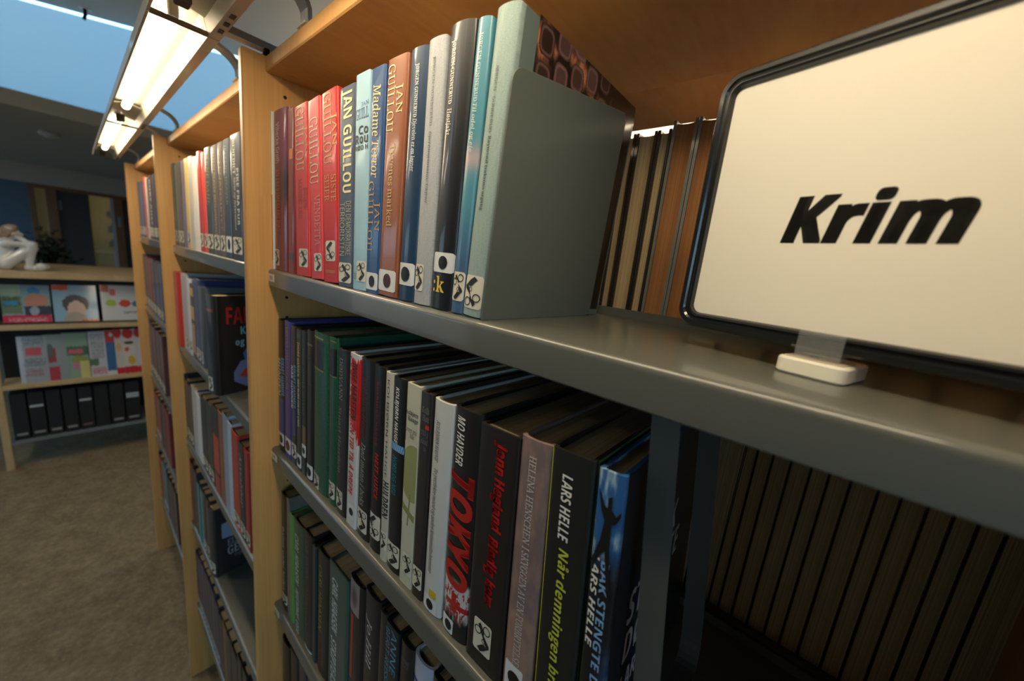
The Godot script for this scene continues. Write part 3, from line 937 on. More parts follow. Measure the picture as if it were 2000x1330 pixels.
	var tier := [
		["newspaper with a red headline, leaning at the end of the tier", 0.415, 0.125, 0.325, blocks("n1", 48, 96, rgb(150, 158, 166), [["r", 0, 0, 0.16, 1, rgb(176, 186, 200)], ["l", 0.2, 0.06, 0.9, 0.2, rgb(90, 96, 96)], ["r", 0.25, 0.25, 0.8, 0.42, rgb(190, 50, 50)], ["l", 0.2, 0.48, 0.9, 0.64, rgb(80, 84, 90)], ["l", 0.2, 0.7, 0.8, 0.86, rgb(150, 50, 60)]])],
		["grey magazine with a red bottle-like picture", 0.315, 0.10, 0.33, blocks("n2", 48, 96, rgb(140, 150, 150), [["r", 0.1, 0.3, 0.5, 0.6, rgb(150, 36, 44)], ["r", 0.1, 0.7, 0.6, 1, rgb(170, 26, 36)], ["e", 0.1, 0.2, 0.4, 0.5, rgb(80, 84, 80)]])],
		["green magazine with pink and yellow panels", 0.222, 0.12, 0.335, blocks("n3", 48, 96, rgb(130, 160, 136), [["r", 0.1, 0.3, 1, 0.5, rgb(60, 100, 66)], ["r", 0.2, 0.36, 0.8, 0.46, rgb(206, 90, 110)], ["e", 0.3, 0.5, 0.9, 0.68, rgb(140, 146, 50)], ["r", 0.3, 0.66, 0.7, 0.8, rgb(190, 120, 150)], ["r", 0.6, 0.62, 1, 1, rgb(206, 196, 120)]])],
		["white magazine with grey text beside the blue one", 0.116, 0.085, 0.34, blocks("n4", 48, 96, rgb(186, 190, 198), [["l", 0.1, 0.05, 0.9, 0.6, rgb(120, 124, 132)], ["r", 0.0, 0.6, 0.5, 0.75, rgb(80, 110, 80)], ["l", 0.1, 0.8, 0.9, 0.95, rgb(190, 60, 70)]])],
		["blue magazine with a red head", 0.054, 0.055, 0.345, blocks("n5", 32, 96, rgb(44, 96, 150), [["r", 0, 0, 1, 0.26, rgb(196, 40, 40)], ["e", 0.5, 0.05, 0.9, 0.15, rgb(206, 206, 206)], ["r", 0, 0.9, 1, 1, rgb(206, 206, 210)]])],
		["white comic magazine with red caps, first", 0.006, 0.05, 0.35, blocks("n6", 32, 96, rgb(200, 196, 190), [["e", 0.0, -0.05, 0.9, 0.2, rgb(196, 24, 26)], ["e", 0.2, 0.3, 0.8, 0.5, rgb(206, 170, 120)], ["r", 0, 0.86, 1, 1, rgb(190, 30, 30)]])],
		["white comic magazine with red caps and moustache drawing", -0.050, 0.065, 0.35, blocks("n7", 32, 96, rgb(204, 200, 194), [["e", 0.0, -0.02, 0.9, 0.22, rgb(200, 24, 26)], ["e", 0.1, 0.27, 0.9, 0.34, rgb(60, 26, 20)], ["e", 0.1, 0.4, 0.5, 0.5, rgb(190, 70, 60)], ["e", 0.3, 0.6, 0.95, 0.8, rgb(200, 160, 60)], ["r", 0, 0.84, 1, 1, rgb(186, 26, 26)]])],
		["white comic magazine with red caps, last before the bookcase", -0.115, 0.07, 0.352, blocks("n8", 32, 96, rgb(196, 194, 200), [["e", 0.0, -0.02, 0.9, 0.2, rgb(196, 24, 26)], ["r", 0, 0.86, 1, 1, rgb(190, 30, 30)]])]]
	for i in tier.size():
		var q: Array = tier[i]
		magazine(q[0], g2, Vector3(-3.325 - 0.004 * (i % 3), 0.6065, q[1]), q[2], q[3], -8.0, 0.0, q[4])
	# tier 3: black file boxes
	var edges := [0.546, 0.470, 0.392, 0.318, 0.243, 0.166, 0.084, 0.002, -0.088]
	var words := ["with a low pale label, next to the end post", "with a bright label at mid height and one below", "with a low pale label, third from the end post", "with a low pale label, fourth from the end post", "with a bright label at mid height and a reddish one below", "without a visible label", "with a low pale label beside the twin labelled box", "with a double label at mid height"]
	for i in 8:
		var w: float = edges[i] - edges[i + 1] - 0.006
		var bx := thing("file_box", "black magazine file box " + words[i], "file box", Vector3(-3.345, 0.1975, (edges[i] + edges[i + 1]) / 2), "black file boxes on the bottom tier")
		part("case", box_mesh(Vector3(-0.24, 0, -w / 2), Vector3(0, 0.335, w / 2), 0.003), mat("file_black", rgb(24, 24, 26), 0.5, 0.15), bx)
		if i != 5:
			part("label", box_mesh(Vector3(0, 0.030, -w * 0.34), Vector3(0.0006, 0.046, w * 0.34)), mat("file_label_red" if i == 4 else "file_label", rgb(120, 84, 84) if i == 4 else rgb(150, 150, 148), 0.5), bx)
		if i in [1, 4, 7]:
			part("label", box_mesh(Vector3(0, 0.226, -w * 0.42), Vector3(0.0006, 0.242, w * 0.42)), mat("file_label_bright", rgb(180, 196, 204), 0.5), bx)
		if i == 7:
			part("label", box_mesh(Vector3(0, 0.204, -w * 0.42), Vector3(0.0006, 0.222, w * 0.42)), mat("file_label_bright", rgb(180, 196, 204)), bx)

# ------------------------------------------------------------------ figurine: one skin round tapered bones, meshed as surface nets
func skin(bones: Array, cell: float, blend: float) -> ArrayMesh:
	var lo := Vector3(1e9, 1e9, 1e9)
	var hi := -lo
	for b in bones:
		for e in [[b[0], b[2]], [b[1], b[3]]]:
			lo = lo.min(e[0] - Vector3.ONE * (e[1] + 0.02))
			hi = hi.max(e[0] + Vector3.ONE * (e[1] + 0.02))
	var n := Vector3i(((hi - lo) / cell).ceil()) + Vector3i.ONE
	var field := PackedFloat32Array()
	field.resize(n.x * n.y * n.z)
	field.fill(1.0)
	for b in bones:
		var a: Vector3 = b[0]
		var ab: Vector3 = b[1] - a
		var l2 := maxf(ab.length_squared(), 1e-9)
		var r := maxf(b[2], b[3]) + 0.025
		var p0 := Vector3i(((a.min(b[1]) - Vector3.ONE * r - lo) / cell).floor()).clamp(Vector3i.ZERO, n - Vector3i.ONE)
		var p1 := Vector3i(((a.max(b[1]) + Vector3.ONE * r - lo) / cell).ceil()).clamp(Vector3i.ZERO, n - Vector3i.ONE)
		for z in range(p0.z, p1.z + 1):
			for y in range(p0.y, p1.y + 1):
				for x in range(p0.x, p1.x + 1):
					var q := lo + Vector3(x, y, z) * cell
					var s := clampf((q - a).dot(ab) / l2, 0, 1)
					var d := (q - a - ab * s).length() - lerpf(b[2], b[3], s)
					var k := x + n.x * (y + n.y * z)
					var f := field[k]
					var h := maxf(blend - absf(f - d), 0.0) / blend
					field[k] = minf(f, d) - h * h * blend * 0.25
	var verts := PackedVector3Array()
	var index := {}
	for z in n.z - 1:
		for y in n.y - 1:
			for x in n.x - 1:
				var k := x + n.x * (y + n.y * z)
				var c := [field[k], field[k + 1], field[k + n.x], field[k + n.x + 1], field[k + n.x * n.y], field[k + n.x * n.y + 1], field[k + n.x * n.y + n.x], field[k + n.x * n.y + n.x + 1]]
				var inside := 0
				for v in c:
					if v < 0: inside += 1
				if inside == 0 or inside == 8: continue
				var sum := Vector3.ZERO
				var cnt := 0
				for e in [[0, 1], [2, 3], [4, 5], [6, 7], [0, 2], [1, 3], [4, 6], [5, 7], [0, 4], [1, 5], [2, 6], [3, 7]]:
					var fa: float = c[e[0]]
					var fb: float = c[e[1]]
					if (fa < 0) == (fb < 0): continue
					var pa := Vector3(e[0] & 1, (e[0] >> 1) & 1, e[0] >> 2)
					var pb := Vector3(e[1] & 1, (e[1] >> 1) & 1, e[1] >> 2)
					sum += pa.lerp(pb, fa / (fa - fb))
					cnt += 1
				index[k] = verts.size()
				verts.append(lo + (Vector3(x, y, z) + sum / cnt) * cell)
	var st := begin()
	st.set_smooth_group(0)
	var sx := 1
	var sy := n.x
	var sz := n.x * n.y
	for z in range(1, n.z - 1):
		for y in range(1, n.y - 1):
			for x in range(1, n.x - 1):
				var k := x + n.x * (y + n.y * z)
				for ax in [[sx, sy, sz], [sy, sz, sx], [sz, sx, sy]]:
					var f0 := field[k]
					var f1: float = field[k + ax[0]]
					if (f0 < 0) == (f1 < 0): continue
					var ids := [k - ax[1] - ax[2], k - ax[2], k, k - ax[1]]
					var ok := true
					for i in ids:
						if not index.has(i): ok = false
					if not ok: continue
					var q := [verts[index[ids[0]]], verts[index[ids[1]]], verts[index[ids[2]]], verts[index[ids[3]]]]
					if f0 < 0: q.reverse()
					for i in [0, 1, 2, 0, 2, 3]: st.add_vertex(q[i])
	st.generate_normals()
	return st.commit()

func build_figurine() -> void:
	var t := thing("figurine", "white porcelain figurine sitting with folded arms on drawn up knees", "figurine", Vector3(-3.46, 1.372, 0.40))
	# local: x across, y up, z back of the figure (it looks towards -z)
	var B := []
	var add := func(a: Vector3, b: Vector3, ra: float, rb: float) -> void: B.append([a, b, ra, rb])
	add.call(Vector3(0, 0.045, 0.085), Vector3(0, 0.105, 0.085), 0.052, 0.046)      # hips to waist
	add.call(Vector3(0, 0.105, 0.085), Vector3(0, 0.165, 0.066), 0.044, 0.044)      # chest
	add.call(Vector3(-0.04, 0.172, 0.062), Vector3(0.04, 0.172, 0.062), 0.024, 0.024)  # shoulders
	add.call(Vector3(0, 0.185, 0.056), Vector3(0, 0.215, 0.042), 0.020, 0.017)      # neck
	for s in [-1.0, 1.0]:
		add.call(Vector3(0.033 * s, 0.040, 0.080), Vector3(0.036 * s, 0.150, -0.036), 0.038, 0.026)   # thigh
		add.call(Vector3(0.036 * s, 0.150, -0.036), Vector3(0.034 * s, 0.030, -0.018), 0.025, 0.016)  # shin
		add.call(Vector3(0.034 * s, 0.016, -0.010), Vector3(0.036 * s, 0.010, -0.068), 0.015, 0.010)  # foot
		add.call(Vector3(0.052 * s, 0.170, 0.058), Vector3(0.046 * s, 0.172, -0.040), 0.020, 0.017)   # upper arm laid on the knees
		add.call(Vector3(0.046 * s, 0.176, -0.044), Vector3(-0.010 * s, 0.205, 0.004), 0.016, 0.011)  # forearm folded back
		add.call(Vector3(-0.010 * s, 0.205, 0.004), Vector3(-0.022 * s, 0.218, 0.020), 0.012, 0.008)  # hand
	add.call(Vector3(0.046, 0.030, -0.070), Vector3(0.020, 0.028, -0.086), 0.026, 0.022)              # bundle by the feet
	part("body", skin(B, 0.006, 0.016), mat("porcelain", rgb(214, 220, 224), 0.25, 0.6), t)
	var hd := [[Vector3(0, 0.238, 0.030), Vector3(0, 0.258, 0.036), 0.031, 0.030], [Vector3(0, 0.226, 0.010), Vector3(0, 0.232, 0.006), 0.017, 0.014], [Vector3(0, 0.236, -0.003), Vector3(0, 0.230, -0.006), 0.006, 0.005], [Vector3(-0.029, 0.240, 0.030), Vector3(-0.030, 0.232, 0.030), 0.007, 0.006], [Vector3(0.029, 0.240, 0.030), Vector3(0.030, 0.232, 0.030), 0.007, 0.006]]
	part("head", skin(hd, 0.004, 0.010), mat("porcelain_face", rgb(206, 196, 184), 0.3, 0.5), t)
	var hr := [[Vector3(0, 0.262, 0.044), Vector3(0, 0.250, 0.056), 0.031, 0.030], [Vector3(0, 0.272, 0.028), Vector3(0, 0.262, 0.050), 0.024, 0.026], [Vector3(0, 0.240, 0.062), Vector3(0, 0.195, 0.084), 0.024, 0.014], [Vector3(-0.02, 0.262, 0.03), Vector3(-0.024, 0.22, 0.056), 0.018, 0.012], [Vector3(0.02, 0.262, 0.03), Vector3(0.024, 0.22, 0.056), 0.018, 0.012]]
	part("hair", skin(hr, 0.005, 0.012), mat("porcelain_hair", rgb(150, 132, 112), 0.35, 0.4), t)

func build_plant() -> void:
	var t := thing("potted_plant", "dark bushy potted plant standing behind the magazine unit", "plant", Vector3(-4.62, 0, 0.325))
	var st := begin()
	var prof := [[0.0, 0.0], [0.13, 0.0], [0.17, 0.32], [0.185, 0.32], [0.185, 0.35], [0.16, 0.35], [0.155, 0.31], [0.0, 0.31]]
	for k in prof.size() - 1:
		for i in 20:
			var a0 := TAU * i / 20.0
			var a1 := TAU * (i + 1) / 20.0
			var f := func(q: Array, a: float) -> Vector3: return Vector3(q[0] * cos(a), q[1], q[0] * sin(a))
			quad(st, f.call(prof[k], a1), f.call(prof[k], a0), f.call(prof[k + 1], a0), f.call(prof[k + 1], a1))
	part("pot", st.commit(), mat("pot", rgb(90, 70, 56), 0.6), t)
	rng.seed = 42
	var leaf := begin()
	for k in 5:
		st = begin()
		var a := TAU * k / 5.0
		var tip := Vector3(0.10 * cos(a), 1.42 + 0.04 * (k % 2), 0.07 * sin(a))
		tube(st, [Vector3(0.03 * cos(a), 0.30, 0.03 * sin(a)), Vector3(0.05 * cos(a), 0.9, 0.04 * sin(a)), tip], 0.008, 6)
		part("stem", st.commit(), mat("stem", rgb(60, 50, 34), 0.7), t)
	for i in 420:
		var p := Vector3(rng.randfn(0, 0.075), 1.40 + rng.randfn(0, 0.085), rng.randfn(0, 0.048))
		var d := Vector3(rng.randfn(0, 1), rng.randf_range(-0.3, 1.0), rng.randfn(0, 1)).normalized()
		var s := d.cross(Vector3(rng.randfn(0, 1), rng.randfn(0, 1), rng.randfn(0, 1))).normalized()
		var l := rng.randf_range(0.045, 0.085)
		var up := s.cross(d) * l * 0.12
		quad(leaf, p, p + d * l * 0.5 - s * l * 0.2 + up, p + d * l, p + d * l * 0.5 + s * l * 0.2 + up)
	var fo := part("foliage", leaf.commit(), mat("leaf", rgb(34, 48, 32), 0.5), t)
	fo.set_meta("kind", "stuff")

# ------------------------------------------------------------------ the room
func roof_y(z: float) -> float:
	return 3.172 - 0.157 * z

func roof_piece(x0: float, x1: float, z0: float, z1: float, lift: float, thick: float) -> ArrayMesh:
	# sloping slab between z0 < z1
	var st := begin()
	var zy := PackedVector2Array([Vector2(z0, roof_y(z0) + lift), Vector2(z1, roof_y(z1) + lift), Vector2(z1, roof_y(z1) + lift + thick), Vector2(z0, roof_y(z0) + lift + thick)])
	along_x(st, zy, x0, x1)
	return st.commit()

func build_room() -> void:
	# floor: brown mottled linoleum
	var a := noise(1.0, 3, 4)
	var b := noise(1.0, 8, 2)
	var lino := mat("lino", Color.WHITE, 0.45, 0.12)
	lino.albedo_texture = paint("lino", 512, 512, func(u: float, v: float):
		var n := a.get_noise_2d(u * 34.0, v * 34.0) * 0.55 + a.get_noise_2d(u * 9.0 + 40.0, v * 9.0) * 0.5
		var c := rgb(108, 96, 76).lerp(rgb(146, 132, 106), clampf(0.5 + n, 0, 1))
		return c.lerp(rgb(176, 164, 138), smoothstep(0.42, 0.6, b.get_noise_2d(u * 70.0, v * 70.0)) * 0.5))
	lino.uv1_triplanar = true
	lino.uv1_world_triplanar = true
	lino.uv1_scale = Vector3(0.9, 0.9, 0.9)
	struct("floor", box_mesh(Vector3(-8.6, -0.1, -3.6), Vector3(3.2, 0, 4.2)), lino, "brown mottled linoleum floor")
	var plaster := mat("plaster", rgb(176, 176, 170), 0.85)
	var blue := mat("wall_blue", rgb(84, 108, 128), 0.8)
	struct("wall_back", box_mesh(Vector3(-8.6, 0, -3.7), Vector3(3.2, 4.2, -3.6)), plaster, "plain plaster wall behind the bookcase")
	# wall across the aisle, opened for an added window that lights the far part
	for q in [[-8.6, -8.2, 0.0, 4.2], [-3.9, 3.2, 0.0, 4.2], [-8.2, -3.9, 0.0, 0.4], [-8.2, -3.9, 2.3, 4.2]]:
		struct("wall_aisle", box_mesh(Vector3(q[0], q[2], 4.2), Vector3(q[1], q[3], 4.3)), plaster, "plain plaster wall across the aisle")
	for q in [[0.0, 0.9, -3.7, 4.3], [2.5, 4.2, -3.7, 4.3], [0.9, 2.5, -3.7, 0.9], [0.9, 2.5, 3.6, 4.3]]:
		struct("wall_near", box_mesh(Vector3(3.2, q[0], q[2]), Vector3(3.3, q[1], q[3])), plaster, "plain plaster wall behind the viewer")
	# low ceiling over the far part, bulkhead up to the roof, sloping roof
	struct("ceiling_low", box_mesh(Vector3(-8.6, 2.45, -3.6), Vector3(-3.70, 2.55, 4.2)), plaster, "low flat ceiling over the far part of the room")
	# upright strip of opal glazing between the low ceiling and the roof, the daylight of this end of the room
	var st := begin()
	var za := -3.6
	var zb := 3.9
	quad(st, Vector3(-3.70, 2.45, zb), Vector3(-3.70, 2.45, za), Vector3(-3.70, roof_y(za) - 0.014, za), Vector3(-3.70, roof_y(zb) - 0.014, zb))
	var opal := mat("opal_glazing", rgb(158, 164, 168), 0.7)
	opal.backlight_enabled = true
	opal.backlight = rgb(158, 164, 168)
	struct("window_1", st.commit(), opal, "upright opal glazing between the low ceiling and the roof")
	struct("wall_bulkhead", box_mesh(Vector3(-3.74, 2.45, 3.9), Vector3(-3.68, 2.60, 4.2)), plaster, "short piece of wall at the end of the opal glazing")
	# a slot stays open to the sky along the bulkhead
	var xr := -3.685
	struct("ceiling_roof", roof_piece(xr, 3.3, -3.7, 4.3, 0.0, 0.12), plaster, "sloping ceiling over the bookcase")
	var pane := mat("added_window_glass", Color(0.9, 0.96, 1.0, 0.08), 0.02)
	pane.transparency = BaseMaterial3D.TRANSPARENCY_ALPHA
	var wv := struct("added_window_3", box_mesh(Vector3(3.246, 0.9, 0.9), Vector3(3.254, 2.5, 3.6)), pane, "added daylight window in the wall behind the viewer")  # unseen window, added for cool daylight fill from behind the viewer
	for k in 3:
		var zz := lerpf(0.925, 3.575, k / 2.0)
		part("added_window_post", box_mesh(Vector3(3.22, 0.9, zz - 0.025), Vector3(3.28, 2.5, zz + 0.025)), mat("bar", rgb(206, 206, 204), 0.5), wv)
	var wn := struct("added_window_2", box_mesh(Vector3(-8.2, 0.4, 4.246), Vector3(-3.9, 2.3, 4.254)), pane, "added long daylight window in the wall across the aisle")  # unseen window, added to bring daylight to the far end
	for k in 4:
		var xx := lerpf(-8.175, -3.925, k / 3.0)
		part("added_window_post", box_mesh(Vector3(xx - 0.025, 0.4, 4.22), Vector3(xx + 0.025, 2.3, 4.28)), mat("bar", rgb(206, 206, 204)), wn)
	# far wall with a glazed timber partition
	var xw := -8.40
	struct("wall_far", box_mesh(Vector3(xw - 0.1, 0, 0.54), Vector3(xw, 2.19, 4.2)), blue, "grey-blue wall beside the glazed partition")
	struct("wall_far_header", box_mesh(Vector3(xw - 0.1, 2.19, -3.6), Vector3(xw + 0.02, 2.45, 4.2)), plaster, "plaster header above the glazed partition")
	struct("wall_far_end", box_mesh(Vector3(xw - 0.1, 0, -3.6), Vector3(xw, 2.19, -0.47)), mat("wall_dark", rgb(44, 48, 52), 0.8), "dark wall beside the glazed partition")
	var timber := wood("timber", rgb(128, 86, 44), rgb(96, 60, 28), Vector3(3, 0.6, 3))
	var d := thing("glazed_partition", "timber framed glazed partition in the far wall", "partition", Vector3(xw, 0, 0))
	part("head_rail", box_mesh(Vector3(-0.10, 2.14, -0.47), Vector3(0.03, 2.19, 0.54)), timber, d)
	for q in [[0.488, 0.54], [0.275, 0.385], [-0.41, -0.306]]:
		part("timber_post", box_mesh(Vector3(-0.10, 0, q[0]), Vector3(0.03, 2.14, q[1]), 0.004), timber, d)
	part("white_jamb", box_mesh(Vector3(-0.06, 0, -0.306), Vector3(0.02, 2.14, -0.272)), mat("jamb", rgb(150, 156, 164), 0.5), d)
	part("door_leaf", box_mesh(Vector3(-0.05, 0, -0.045), Vector3(-0.01, 2.14, 0.275)), mat("door_dark", rgb(46, 50, 54), 0.5), d)
	part("door_leaf", box_mesh(Vector3(-0.05, 0, -0.47), Vector3(-0.01, 2.14, -0.41)), mat("door_dark", rgb(46, 50, 54)), d)
	part("notice", box_mesh(Vector3(-0.01, 1.86, 0.238), Vector3(-0.006, 2.0, 0.268)), mat("notice", rgb(120, 140, 150), 0.6), d)
	part("notice", box_mesh(Vector3(0.03, 1.70, -0.37), Vector3(0.033, 1.86, -0.34)), mat("notice", rgb(120, 140, 150)), d)
	var glass := mat("partition_glass", Color(0.9, 0.95, 0.92, 0.10), 0.03)
	glass.transparency = BaseMaterial3D.TRANSPARENCY_ALPHA
	part("glass_pane", box_mesh(Vector3(-0.035, 0.05, 0.385), Vector3(-0.029, 2.14, 0.488)), glass, d)
	part("glass_pane", box_mesh(Vector3(-0.035, 0.05, -0.272), Vector3(-0.029, 2.14, -0.045)), glass, d)
	# the lit room behind the partition
	var olive := mat("office_wall", rgb(196, 186, 112), 0.8)
	struct("wall_office", box_mesh(Vector3(-10.6, 0, -2.0), Vector3(-10.5, 2.45, 2.4)), olive, "yellow wall of the room behind the partition")
	struct("wall_office_side", box_mesh(Vector3(-10.5, 0, 2.3), Vector3(-8.5, 2.45, 2.4)), olive, "yellow side wall behind the partition")
	struct("wall_office_end", box_mesh(Vector3(-10.5, 0, -2.1), Vector3(-8.5, 2.45, -2.0)), olive, "yellow end wall behind the partition")
	struct("floor_office", box_mesh(Vector3(-10.6, -0.1, -2.1), Vector3(-8.6, 0, 2.4)), lino, "floor of the room behind the partition")
	struct("ceiling_office", box_mesh(Vector3(-10.6, 2.45, -2.1), Vector3(-8.6, 2.55, 2.4)), plaster, "ceiling of the room behind the partition")
	var desk := thing("desk", "small pale desk behind the glazed partition", "desk", Vector3(-9.9, 0, -0.12))
	part("desktop", box_mesh(Vector3(-0.3, 1.16, -0.35), Vector3(0.3, 1.19, 0.35), 0.004), mat("desktop", rgb(190, 180, 130), 0.5), desk)
	for q in [[-0.27, -0.32], [0.27, -0.32], [-0.27, 0.32], [0.27, 0.32]]:
		part("leg", box_mesh(Vector3(q[0] - 0.02, 0, q[1] - 0.02), Vector3(q[0] + 0.02, 1.16, q[1] + 0.02)), mat("file_black", rgb(24, 24, 26)), desk)
	for k in 3:
		var wb := part(numbered("wall_book"), box_mesh(Vector3(-10.5, 1.36 + 0.26 * k, -0.50), Vector3(-10.36, 1.46 + 0.26 * k, -0.38), 0.004), mat("wall_book%d" % k, [rgb(60, 70, 40), rgb(120, 50, 40), rgb(40, 60, 40)][k], 0.6), self)
		tag(wb, ["dark green box file", "reddish box file", "green box file"][k] + " on the wall of the room behind the partition", "box file")
	var lamp := thing("office_lamp", "hanging globe lamp of the yellow room behind the partition", "lamp", Vector3(-9.4, 2.05, -0.9))
	var globe := SphereMesh.new()
	globe.radius = 0.14
	globe.height = 0.28
	var lg := mat("office_glow", rgb(255, 244, 214), 0.5)
	lg.emission_enabled = true
	lg.emission = rgb(255, 236, 190)
	lg.emission_energy_multiplier = 1.2
	part("globe", globe, lg, lamp)
	st = begin()
	tube(st, [Vector3(0, 0.138, 0), Vector3(0, 0.398, 0)], 0.006, 8)
	part("rod", st.commit(), mat("black_plastic", rgb(26, 26, 26), 0.4), lamp)
	var ol := OmniLight3D.new()
	ol.name = "office_light"
	ol.light_color = rgb(255, 236, 190)
	ol.light_energy = OFFICE_LIGHT
	ol.light_size = 0.1
	ol.omni_range = 10.0
	ol.omni_attenuation = 2.0
	ol.shadow_enabled = true
	lamp.add_child(ol)
	# unseen lamps, added as fill for books, floor and ceiling
	for q in [[-2.2, 2.50, 1.3, "added fill light hung over the aisle beside the far bay", 0.9], [-2.4, 2.5, -2.1, "added fill light hung over the aisle behind the bookcase", 1.0]]:
		var top := roof_y(q[2]) - 0.002
		var rl := thing("added_fill_light", q[3], "light", Vector3(q[0], q[1], q[2]), "added fill lights")
		part("housing", box_mesh(Vector3(-0.62, 0.0, -0.10), Vector3(0.62, 0.05, 0.10), 0.006), plaster, rl)
		var rg := mat("added_fill_glow", rgb(255, 246, 232), 0.5)
		rg.emission_enabled = true
		rg.emission = FILL_TONE
		rg.emission_energy_multiplier = 1.5
		part("diffuser", box_mesh(Vector3(-0.60, -0.012, -0.085), Vector3(0.60, 0.0, 0.085), 0.003), rg, rl)
		for xx in [-0.5, 0.5]:
			st = begin()
			tube(st, [Vector3(xx, 0.05, 0), Vector3(xx, top - rl.position.y, 0)], 0.003, 6)
			part("wire", st.commit(), mat("black_plastic", rgb(26, 26, 26), 0.4), rl)
		part("up_diffuser", box_mesh(Vector3(-0.60, 0.05, -0.085), Vector3(0.60, 0.058, 0.085), 0.003), rg, rl)
		for side in 2:
			var al := AreaLight3D.new()
			al.name = "added_fill_up" if side else "added_fill_down"
			al.area_size = Vector2(1.18, 0.16)
			al.area_normalize_energy = true
			al.light_color = FILL_TONE
			al.light_energy = q[4] * (FILL_UP if side else FILL_DOWN)
			al.area_range = 14.0
			al.shadow_enabled = true
			al.position = Vector3(0, 0.062 if side else -0.016, 0)
			al.rotation_degrees = Vector3(90 if side else -90, 0, 0)
			rl.add_child(al)
	# small fittings on the ceilings
	var sd := thing("smoke_detector", "small round smoke detector on the low ceiling", "detector", Vector3(-4.62, 2.45, 0.24))
	st = begin()
	slab(st, circle(0.06, 20), -0.035, 0.0, 0.01, Transform3D(Basis(Vector3(1, 0, 0), Vector3(0, 0, -1), Vector3(0, 1, 0)), Vector3.ZERO))
	part("body", st.commit(), mat("detector", rgb(206, 210, 212), 0.5), sd)
	st = begin()
	slab(st, circle(0.025, 16), -0.048, -0.034, 0.003, Transform3D(Basis(Vector3(1, 0, 0), Vector3(0, 0, -1), Vector3(0, 1, 0)), Vector3.ZERO))
	part("sensor", st.commit(), mat("detector", rgb(206, 210, 212)), sd)
	var hk := thing("ceiling_bracket", "small white bracket on the sloping ceiling above the bulkhead", "bracket", Vector3(-3.56, roof_y(0.0), 0.0))
	part("plate", box_mesh(Vector3(-0.015, -0.006, -0.03), Vector3(0.015, 0.0, 0.03)), mat("detector", rgb(206, 210, 212)), hk)
	st = begin()
	tube(st, [Vector3(0, -0.004, 0), Vector3(0, -0.04, 0.0), Vector3(0, -0.075, 0.01)], 0.010, 8)
	part("stem", st.commit(), mat("detector", rgb(206, 210, 212)), hk)

# ------------------------------------------------------------------ everything
const TUBE := Color(1.0, 0.92, 0.78)
const TUBE_GLOW := 12.0
const TUBE_LIGHT := 0.15
const FILL_TONE := Color(1.0, 0.92, 0.80)
const FILL_DOWN := 0.9
const FILL_UP := 1.6
const OFFICE_LIGHT := 0.11
const KRIM := [-0.0468, 0.0345, 0.0812, 0.1115]

func _ready() -> void:
	var cam := Camera3D.new()
	cam.name = "camera"
	add_child(cam)
	cam.transform = Transform3D(Basis(Vector3(0.75114328, 0.10889409, -0.65109589), Vector3(-0.20741184, 0.97528386, -0.07616906), Vector3(0.62670895, 0.19225888, 0.75516384)).orthonormalized(), Vector3(0.71962, 1.74902, 0.18087))
	cam.fov = 85.305
	cam.near = 0.02
	cam.far = 60.0
	cam.current = true
	# a wide lens at a wide aperture, focused on the top shelf spines
	var lens := CameraAttributesPhysical.new()
	lens.frustum_focal_length = 12.0 / tan(deg_to_rad(85.305 / 2.0))
	lens.frustum_focus_distance = 0.38
	lens.frustum_near = 0.02
	lens.frustum_far = 60.0
	lens.exposure_aperture = 4.2
	cam.attributes = lens
	var we := WorldEnvironment.new()
	we.name = "environment"
	var env := Environment.new()
	env.background_mode = Environment.BG_SKY
	var sky := Sky.new()
	var sm := ProceduralSkyMaterial.new()
	sm.sky_top_color = rgb(110, 172, 214)
	sm.sky_horizon_color = rgb(160, 196, 220)
	sm.ground_horizon_color = rgb(120, 124, 126)
	sm.ground_bottom_color = rgb(90, 90, 88)
	sm.energy_multiplier = 6.0
	sm.sky_curve = 0.2
	sky.sky_material = sm
	env.sky = sky
	env.tonemap_mode = Environment.TONE_MAPPER_LINEAR
	env.tonemap_exposure = 1.15
	env.sdfgi_enabled = true
	env.ssao_enabled = true
	env.ssil_enabled = true
	we.environment = env
	add_child(we)
	build_room()
	build_bookcase()
	for i in 3: build_luminaire(i, false)
	build_luminaire(0, true)
	build_cables()
	build_bookend()
	build_sign()
	hanging_bookend(0.6545, Y1 - 0.030, "grey steel bookend strap hanging under the top shelf beside the last second-shelf book", -0.285, 6.5)
	hanging_bookend(-0.205, Y1 - 0.030, "grey steel bookend strap hanging under the top shelf in the middle bay", -0.285, 0.0)
	build_books()
	build_magazines()
	build_figurine()
	build_plant()

const GROUPS := {"A1": "books on the top shelf of the near bay", "A2": "books on the second shelf of the near bay", "A3": "books on the third shelf of the near bay", "A4": "books on the fourth shelf of the near bay",
	"B1": "books on the top shelf of the middle bay", "B2": "books on the second shelf of the middle bay", "B3": "books on the third shelf of the middle bay", "B4": "books on the fourth shelf of the middle bay", "B5": "books on the bottom shelf of the middle bay",
	"C1": "books on the top shelf of the far bay", "C2": "books on the second shelf of the far bay", "C3": "books on the third shelf of the far bay", "C4": "books on the fourth shelf of the far bay", "C5": "books on the bottom shelf of the far bay",
	"F1": "books facing the other aisle on the top shelf", "F2": "books facing the other aisle on the second shelf"}

